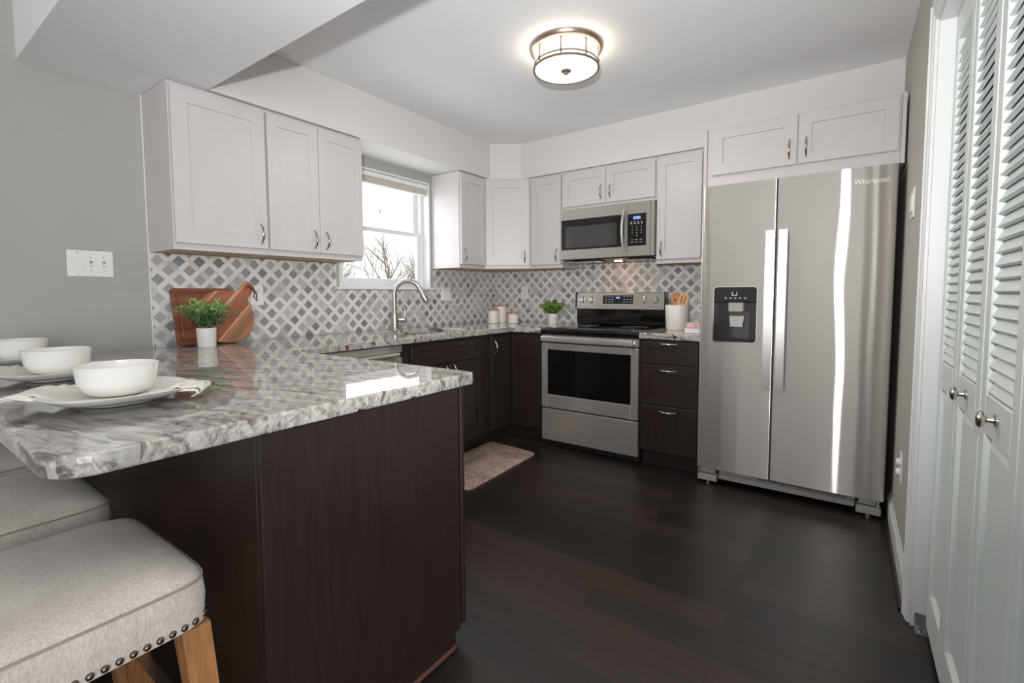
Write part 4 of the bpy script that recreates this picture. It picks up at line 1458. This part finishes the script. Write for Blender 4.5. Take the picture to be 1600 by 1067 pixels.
def local_thing(name, loc, label, cat, rot=(0, 0, 0), group=None):
    t = thing(name, loc, label, cat, group)
    t['_local'] = 1
    t.rotation_euler = rot
    return t


# rectangular board leaning on the tiles (local: x width, z height, y thickness)
tilt = -math.atan2(0.072, 0.285)
t = local_thing('cutting_board', (-2.742, -0.094, TOP + 0.005), 'rectangular dark walnut cutting board with juice groove leaning on mosaic', 'cutting board', (tilt, 0, 0))
g = G()
ol = rrect(0, 0.292, 0, 0.300, 0.018, 4)
g.loops([[(x, -0.0, z) for x, z in rrect(0.003, 0.289, 0.003, 0.297, 0.016, 4)], [(x, 0.003, z) for x, z in ol], [(x, 0.015, z) for x, z in ol], [(x, 0.018, z) for x, z in rrect(0.003, 0.289, 0.003, 0.297, 0.016, 4)]], cap0=False)
g2 = [rrect(0.003, 0.289, 0.003, 0.297, 0.016, 4), rrect(0.020, 0.272, 0.020, 0.280, 0.012, 4), rrect(0.024, 0.268, 0.024, 0.276, 0.012, 4), rrect(0.029, 0.263, 0.029, 0.271, 0.012, 4), rrect(0.033, 0.259, 0.033, 0.267, 0.012, 4)]
g.loops([[(x, y, z) for x, z in lp] for lp, y in zip(g2, (0.0, 0.0, 0.004, 0.004, 0.0))], cap0=False)
bmesh.ops.remove_doubles(g.bm, verts=g.bm.verts, dist=1e-5)
g.build('board', 'walnut', t, 30)
# round paddle board
t = local_thing('cutting_board', (-2.507, -0.118, TOP + 0.004), 'round acacia paddle board with handle leaning in front of darker board', 'cutting board', (tilt, 0, 0))
RB = 0.146
ang = R(50)
outl = []
hw = 0.036
a_h = math.asin(hw / RB) + R(8)
n = 48
for i in range(n + 1):
    a = ang + a_h + (2 * math.pi - 2 * a_h) * i / n
    outl.append((RB * math.cos(a), RB * math.sin(a)))
dx, dz = math.cos(ang), math.sin(ang)
px_, pz_ = dz, -dx
for along_, off in ((0.158, 0.034), (0.205, 0.032), (0.232, 0.030), (0.240, 0.022), (0.240, -0.022), (0.232, -0.030), (0.205, -0.032), (0.158, -0.034)):
    outl.append((dx * along_ + px_ * off, dz * along_ + pz_ * off))
ins = [(x * 0.985, z * 0.985) for x, z in outl]
g = G().loops([[(x, 0, z + RB) for x, z in ins], [(x, 0.003, z + RB) for x, z in outl], [(x, 0.014, z + RB) for x, z in outl], [(x, 0.017, z + RB) for x, z in ins]])
bd = g.build('board', 'acacia', t, 30)
g = G()
hx_, hz_ = dx * 0.215, dz * 0.215 + RB
g.lathe([(0, 0), (0.006, 0), (0.006, 0.001), (0, 0.001)], (hx_, -0.0012, hz_), 12, Vector((0, 1, 0)))
g.build('hole', 'darkslot', bd)
g = G()
g.tube([(hx_ + 0.002, -0.003, hz_), (hx_ + 0.026, -0.004, hz_ - 0.012), (hx_ + 0.040, -0.003, hz_ - 0.045), (hx_ + 0.034, -0.003, hz_ - 0.082), (hx_ + 0.022, -0.003, hz_ - 0.060), (hx_ + 0.030, -0.003, hz_ - 0.030), (hx_ + 0.010, -0.004, hz_ - 0.004)], 0.003, 6)
g.build('cord', 'cord', bd, 60)


def pot_plant(loc, label, seed, potr, poth, mats, n, spread, hgt, leafr, squat=False):
    rnd = random.Random(seed)
    t = local_thing('potted_plant', loc, label, 'plant')
    yq = 0.50 if squat else 0.9
    G().lathe([(0, 0), (potr * 0.90, 0), (potr * 0.92, 0.003), (potr, poth), (potr * 0.94, poth), (potr * 0.92, poth * 0.85), (0, poth * 0.85)], (0, 0, 0), 28).build('pot', 'matteceramic', t, 40)
    G().lathe([(0, poth * 0.855), (potr * 0.915, poth * 0.855), (potr * 0.7, poth * 0.95), (0, poth)], (0, 0, 0), 20).build('moss', 'soil', t, 60)
    gs, gl = G(), G()

    def lf(p, d, r):
        d = d.normalized()
        s_ = d.cross(Vector((rnd.uniform(-1, 1), rnd.uniform(-1, 1), rnd.uniform(-1, 1)))).normalized()
        nn_ = d.cross(s_)
        ring_ = []
        for k in range(7):
            a = 2 * math.pi * k / 7
            ring_.append(gl.bm.verts.new(p + d * (r * (1 - math.cos(a))) + s_ * (r * 0.8 * math.sin(a)) + nn_ * (0.25 * r * (math.sin(a) ** 2))))
        gl.bm.faces.new(ring_)

    for i in range(n):
        a = rnd.uniform(0, 2 * math.pi)
        k = rnd.uniform(0.1, 1.0) ** 0.7
        p = Vector((potr * 0.5 * k * math.cos(a), potr * 0.5 * k * math.sin(a), poth * 0.9))
        hh = hgt * rnd.uniform(0.65, 1.0) * (1 - 0.35 * k)
        tip = Vector((spread * k * math.cos(a), spread * k * math.sin(a) * yq - (0.018 if squat else 0), poth + hh))
        pts = [p + (tip - p) * q + Vector((0, 0, 0.22 * hh * math.sin(math.pi * q))) for q in (0, 0.25, 0.5, 0.75, 1)]
        gs.tube(pts, [0.0014, 0.0013, 0.0012, 0.001, 0.0006], 4)
        m_ = 11
        for q in range(m_):
            f = 0.15 + 0.85 * q / (m_ - 1)
            idx = min(3, int(f * 4))
            pp = pts[idx].lerp(pts[idx + 1], f * 4 - idx)
            dr_ = (pts[idx + 1] - pts[idx]).normalized()
            for sg in (0, 1):
                aa = rnd.uniform(0, 2 * math.pi)
                o1 = dr_.orthogonal().normalized()
                sd = o1 * math.cos(aa) + dr_.cross(o1) * math.sin(aa)
                lf(pp, sd + dr_ * 0.5, leafr * rnd.uniform(0.7, 1.15) * (1.15 - 0.45 * f))
    gs.build('stems', 'stem', t)
    gl.build('foliage', mats, t)
    return t


pot_plant((-2.652, -0.195, TOP), 'eucalyptus sprigs in white pot before the wooden boards', 5, 0.044, 0.096, 'leaf', 38, 0.150, 0.170, 0.0095, True)
pot_plant((-0.150, -0.735, TOP), 'bushy green plant in white pot just left of the range', 9, 0.045, 0.088, 'leaf2', 60, 0.125, 0.125, 0.0115)

# canisters


def canister(loc, label, r, h):
    t = thing('canister', loc, label, 'canister', 'white canisters in the corner')
    G().lathe([(0, 0), (r - 0.003, 0), (r, 0.003), (r, h - 0.014), (r - 0.001, h - 0.0132), (0, h - 0.0132)], loc, 28).build('jar', 'matteceramic', t, 40)
    G().lathe([(0, h - 0.013), (r + 0.0015, h - 0.013), (r + 0.0015, h - 0.002), (r, h), (0, h)], loc, 28).build('lid', 'cork', t, 40)


canister((-0.345, -0.235, TOP), 'medium height white canister with wooden lid, leftmost', 0.0485, 0.124)
canister((-0.225, -0.235, TOP), 'tallest white canister with wooden lid, in the middle', 0.0485, 0.160)
canister((-0.250, -0.385, TOP), 'shortest white canister with wooden lid, rightmost', 0.0485, 0.094)

# utensil crock
cl = (-0.285, -1.832, TOP)
t = thing('utensil_crock', cl, 'white ceramic crock of wooden utensils right of the range', 'crock')
G().lathe([(0, 0), (0.068, 0), (0.076, 0.010), (0.083, 0.172), (0.081, 0.176), (0.077, 0.174), (0.070, 0.012), (0, 0.010)], cl, 36).build('crock', 'matteceramic', t, 50)


def utensil(label, foot, tip, mat, headw, headl, slots, hole, cat):
    foot, tip = Vector(foot), Vector(tip)
    d = (tip - foot).normalized()
    n = Vector((-1, 0, 0))
    n = (n - d * n.dot(d)).normalized()
    s_ = d.cross(n)
    L = (tip - foot).length
    t = thing('wooden_spatula', foot, label, cat, 'wooden utensils in the crock')
    G().tube([foot, foot + d * (L - headl * 0.8)], [0.006, 0.007], 10).build('handle', mat, t, 60)
    prof = [(0.0, 0.010), (0.15, headw * 0.42), (0.45, headw * 0.5), (0.75, headw * 0.48), (0.92, headw * 0.36), (1.0, headw * 0.15)]
    base = tip - d * headl
    pts = [base + d * (headl * a) + s_ * b for a, b in prof] + [base + d * (headl * a) - s_ * b for a, b in reversed(prof)]
    h = G().prism([p - n * 0.003 for p in pts], n * 0.006, 0.0015).build('head', mat, t, 40)
    g = G()
    for a in slots:
        c0 = base + d * headl * 0.42 + s_ * a + n * 0.0032
        g.prism([c0 - s_ * 0.0025, c0 + s_ * 0.0025, c0 + s_ * 0.0025 + d * headl * 0.40, c0 - s_ * 0.0025 + d * headl * 0.40], n * 0.0006)
    if hole:
        g.lathe([(0, 0), (0.008, 0), (0.008, 0.0006), (0, 0.0006)], base + d * headl * 0.55 + n * 0.0032, 12, n)
    g.build('slots' if slots else 'hole', 'darkslot', h)


utensil('reddish wooden spoon with a hole, left in the crock', (-0.255, -1.840, TOP + 0.014), (-0.250, -1.798, TOP + 0.262), 'cherry', 0.062, 0.115, (), True, 'spoon')
utensil('pale slotted wooden spatula, right in the crock', (-0.312, -1.822, TOP + 0.014), (-0.306, -1.893, TOP + 0.262), 'beech', 0.074, 0.130, (-0.012, 0.010), False, 'spatula')

# booklets beside the refrigerator
t = thing('booklet', (-0.45, -2.01, TOP), 'white booklet under the pink one beside the refrigerator', 'booklet', 'booklets by the refrigerator')
G().box(-0.545, -0.380, -2.070, -1.955, TOP, TOP + 0.030, 0.002).build('pages', 'paper', t)
G().box(-0.547, -0.378, -2.071, -1.953, TOP + 0.0302, TOP + 0.034, 0.001).build('cover', 'paper', t)
t = thing('booklet', (-0.45, -2.01, TOP + 0.0345), 'pink patterned booklet on top of the white one', 'booklet', 'booklets by the refrigerator')
G().box(-0.535, -0.385, -2.068, -1.960, TOP + 0.0345, TOP + 0.062, 0.003).build('pages', 'pink', t)
G().box(-0.537, -0.383, -2.069, -1.958, TOP + 0.0622, TOP + 0.066, 0.001).build('cover', 'paper', t)

# ------------------------------------------------------------------ three place settings on the bar


def setting(y, which, first=None):
    x = -3.322
    pm = G().loops([[(x + 0.006 + (0.200 - d) * math.copysign(abs(math.cos(a)) ** 0.8, math.cos(a)), y - 0.045 + (0.235 - d) * math.copysign(abs(math.sin(a)) ** 0.8, math.sin(a)), z) for a in [2 * math.pi * i / 56 for i in range(56)]]
                    for z, d in ((CT + 0.0004, 0), (CT + 0.0018, 0), (CT + 0.0022, 0.0006))])
    tag(pm.build('placemat', 'clear', None), 'clear plastic placemat under the plate, %s' % which, 'placemat', 'clear placemats on the bar')
    # plate: squared dish on a foot
    zb = CT + 0.0026
    pl = thing('plate', (x, y, zb), 'white squared plate on the bar, %s' % which, 'plate', 'white plates on the bar')
    def sup(r, z, p=0.72):
        pts_ = []
        for i in range(48):
            a = 2 * math.pi * i / 48
            ca, sa = math.cos(a), math.sin(a)
            pts_.append((x + r * math.copysign(abs(ca) ** p, ca), y + r * math.copysign(abs(sa) ** p, sa), z))
        return pts_
    prof = [(0.070, 0.0), (0.072, 0.006), (0.100, 0.008), (0.128, 0.018), (0.146, 0.029), (0.148, 0.031), (0.146, 0.032), (0.125, 0.022), (0.098, 0.013), (0.06, 0.011)]
    G().loops([sup(r, zb + z) for r, z in prof]).build('dish', 'ceramic', pl, 45)
    # napkin folded across the plate under the bowl, draped past the rim
    nap = thing('napkin', (x, y, zb + 0.012), 'cream linen napkin under the white bowl, %s' % which, 'napkin', 'linen napkins under the bowls')
    g = G()
    NU, NV = 26, 8
    rnd = random.Random(3)
    dirn = Vector((0.60, -0.42, 0)).normalized()
    prp = Vector((-dirn.y, dirn.x, 0))
    for layer in range(3):
        rows = []
        for i in range(NU + 1):
            f = i / NU
            a = -0.190 + 0.360 * f + 0.006 * layer * (1 if f > 0.5 else -1)
            r_ = abs(a)
            if a < 0:
                h = 0.0125 + (max(0, r_ - 0.10) * 0.26 if r_ < 0.165 else 0.0169 - (r_ - 0.165) * 0.25)
            else:
                h = 0.0125 + max(0, r_ - 0.10) * 0.30
                if r_ > 0.145:
                    h = 0.026 - (r_ - 0.145) * 0.10
            hwid = 0.070 - 0.022 * f
            row = []
            for j in range(NV + 1):
                v = (j / NV - 0.5) * 2
                w = 0.0026 * math.sin(v * 5 + layer * 1.7 + f * 4) * (0.4 + f) * min(1.0, max(0.0, (r_ - 0.085) / 0.05))
                rr_ = math.sqrt(a * a + (v * hwid) ** 2)
                hh = max(h, 0.0125 + max(0, rr_ - 0.105) * 0.42 if rr_ < 0.150 else h)
                row.append(g.bm.verts.new(Vector((x, y, zb + hh + (0.0012 + 0.0026 * min(1.0, max(0.0, (r_ - 0.085) / 0.05))) * layer + w + 0.001)) + dirn * a + prp * (v * hwid)))
            rows.append(row)
        for r0, r1 in zip(rows, rows[1:]):
            for j in range(NV):
                g.bm.faces.new((r0[j], r0[j + 1], r1[j + 1], r1[j]))
    # rolled fold at the hanging end
    for layer in range(2):
        c0 = Vector((x, y, zb + 0.022 - 0.006 * layer)) + dirn * (0.172 - 0.01 * layer)
        rows = []
        for i in range(9):
            a = math.pi * 0.5 - math.pi * i / 8
            p = c0 + dirn * (0.013 * math.cos(a)) + Z * (0.010 * math.sin(a))
            rows.append([g.bm.verts.new(p + prp * (0.047 * v)) for v in (-1, -0.5, 0, 0.5, 1)])
        for r0, r1 in zip(rows, rows[1:]):
            for j in range(4):
                g.bm.faces.new((r0[j], r0[j + 1], r1[j + 1], r1[j]))
    o = g.build('cloth', 'linen', nap, 60)
    md_ = o.modifiers.new('thick', 'SOLIDIFY')
    md_.thickness = 0.0016
    bl_ = thing('bowl', (x, y, zb + 0.0185), 'white ceramic bowl on plate and napkin, %s' % which, 'bowl', 'white bowls on the bar')
    prof = [(0, 0.0), (0.048, 0.0), (0.056, 0.003), (0.068, 0.014), (0.076, 0.032), (0.0815, 0.066), (0.0825, 0.072), (0.080, 0.0725), (0.073, 0.036), (0.064, 0.019), (0.052, 0.009), (0, 0.006)]
    G().lathe(prof, (x, y, zb + 0.0188), 48).build('bowl', 'ceramic', bl_, 50)


for y, which in ((-1.375, 'nearest the bar end'), (-0.815, 'in the middle of the three'), (-0.255, 'farthest, beside the grey wall')):
    setting(y, which)

# ------------------------------------------------------------------ floor mat
g = G()
mc = [(-0.815, -0.566), (-0.848, -1.008), (-1.625, -1.030), (-1.655, -0.566)]
lp = []
for i, (x, y) in enumerate(mc):
    p, q, r_ = Vector(mc[i - 1]), Vector((x, y)), Vector(mc[(i + 1) % 4])
    a, b = q + (p - q).normalized() * 0.05, q + (r_ - q).normalized() * 0.05
    for k in range(6):
        tt = k / 5
        lp.append((a * (1 - tt) ** 2 + q * 2 * tt * (1 - tt) + b * tt ** 2))
cen = Vector((-1.23, -0.76))
g.loops([[(v.x, v.y, 0.0006) for v in lp], [(v.x, v.y, 0.008) for v in lp], [(cen.x + (v.x - cen.x) * 0.985, cen.y + (v.y - cen.y) * 0.975, 0.0125) for v in lp]])
tag(g.build('kitchen_mat', 'mat', None, 40), 'blush marble-patterned mat on the floor before the sink', 'mat')

# ------------------------------------------------------------------ stools


def seat_mesh():
    g = G()
    W2, D2 = 0.185, 0.212     # half sizes along x, y
    def ring(rx, ry, z, p, crown=0):
        out_ = []
        for i in range(64):
            a = 2 * math.pi * i / 64
            ca, sa = math.cos(a), math.sin(a)
            xx, yy = rx * math.copysign(abs(ca) ** p, ca), ry * math.copysign(abs(sa) ** p, sa)
            out_.append((xx, yy, z + crown * (1 - (xx / W2) ** 2 * 0.5 - (yy / D2) ** 2 * 0.5)))
        return out_
    P = 0.24
    g.loops([ring(W2 - 0.006, D2 - 0.006, 0.542, P), ring(W2 + 0.001, D2 + 0.001, 0.546, P), ring(W2, D2, 0.560, P), ring(W2 + 0.002, D2 + 0.002, 0.590, P), ring(W2 - 0.001, D2 - 0.001, 0.622, P),
             ring(W2 - 0.004, D2 - 0.004, 0.628, P), ring(W2 - 0.014, D2 - 0.014, 0.642, P), ring(W2 - 0.045, D2 - 0.045, 0.658, P * 1.3), ring(W2 - 0.10, D2 - 0.11, 0.667, 0.5), ring(0.03, 0.03, 0.670, 1.0)])
    return g, W2, D2


SXC = -3.503
st = thing('bar_stool', (SXC, -1.638, 0), 'nearest beige upholstered bar stool at the peninsula', 'stool', 'beige bar stools along the bar')
st['_local'] = 1
g, W2, D2 = seat_mesh()
seat = g.build('seat', 'fabric', st, 60)
g = G()
for z, ex in ((0.6275, 0.0005),):
    pts = []
    for i in range(65):
        a = 2 * math.pi * i / 64
        ca, sa = math.cos(a), math.sin(a)
        pts.append((W2 * math.copysign(abs(ca) ** 0.24, ca) - 0.002 * ca, D2 * math.copysign(abs(sa) ** 0.24, sa) - 0.002 * sa, z))
    g.tube(pts, 0.0022, 6)
g.build('piping', 'seam', seat, 60)
nail_spots = [(-W2 + 0.014 + k * 0.019, -1, 'y') for k in range(19)] + [(-W2 + 0.014 + k * 0.019, 1, 'y') for k in range(19)]
nail_spots += [(-D2 + 0.022 + k * 0.019, 1, 'x') for k in range(20)] + [(-D2 + 0.022 + k * 0.019, -1, 'x') for k in range(20)]
for v, sg, ax in nail_spots:
    if ax == 'y':
        c, n = Vector((v, sg * (D2 * max(0.0, 1 - abs(v / W2) ** 8.33) ** 0.12 + 0.001), 0.554)), Vector((0, sg, 0))
    else:
        c, n = Vector((sg * (W2 * max(0.0, 1 - abs(v / D2) ** 8.33) ** 0.12 + 0.001), v, 0.554)), Vector((sg, 0, 0))
    G().lathe([(0.0062, -0.001), (0.0060, 0.0018), (0.004, 0.0042), (0, 0.0052)], c, 8, n).build('nail_head', 'nail', seat, 60)
for sx_ in (-1, 1):
    for sy_ in (-1, 1):
        g = G()
        h = 0.024
        tx, ty = sx_ * (W2 - 0.031), sy_ * (D2 - 0.031)
        bx_, by_ = sx_ * (W2 + 0.006), sy_ * (D2 + 0.010)
        h0 = 0.018
        g.hexa([(bx_ - h0, by_ - h0, 0), (bx_ + h0, by_ - h0, 0), (bx_ + h0, by_ + h0, 0), (bx_ - h0, by_ + h0, 0),
                (tx - h, ty - h, 0.541), (tx + h, ty - h, 0.541), (tx + h, ty + h, 0.541), (tx - h, ty + h, 0.541)])
        g.build('leg', 'oak', st)


def leg_at(sx_, sy_, z):
    f = z / 0.541
    return Vector((sx_ * ((W2 + 0.006) * (1 - f) + (W2 - 0.031) * f), sy_ * ((D2 + 0.010) * (1 - f) + (D2 - 0.031) * f), z))


for (a, b, z) in (((-1, -1), (-1, 1), 0.20), ((1, -1), (1, 1), 0.28), ((-1, -1), (1, -1), 0.36), ((-1, 1), (1, 1), 0.36)):
    p, q = leg_at(*a, z), leg_at(*b, z)
    d = (q - p).normalized()
    p, q = p + d * 0.021, q - d * 0.021
    s2 = Vector((-d.y, d.x, 0)) * 0.011
    g = G().hexa([p - s2 - Z * 0.02, p + s2 - Z * 0.02, q + s2 - Z * 0.02, q - s2 - Z * 0.02, p - s2 + Z * 0.02, p + s2 + Z * 0.02, q + s2 + Z * 0.02, q - s2 + Z * 0.02])
    sr = g.build('stretcher', 'oak', st)
    if z == 0.20 or z == 0.28:
        g = G().hexa([p - s2 + Z * 0.0202, p + s2 + Z * 0.0202, q + s2 + Z * 0.0202, q - s2 + Z * 0.0202, p - s2 + Z * 0.022, p + s2 + Z * 0.022, q + s2 + Z * 0.022, q - s2 + Z * 0.022])
        g.build('kick_plate', 'kick', sr)
for y, lab in ((-1.085, 'middle beige upholstered bar stool, half under the worktop corner'), (-0.530, 'farthest beige upholstered bar stool, near the grey wall')):
    c = dup(st)
    c.location = (SXC, y, 0)
    c['label'] = lab
for o in bpy.data.objects:
    if '_local' in o:
        del o['_local']
bpy.context.view_layer.update()
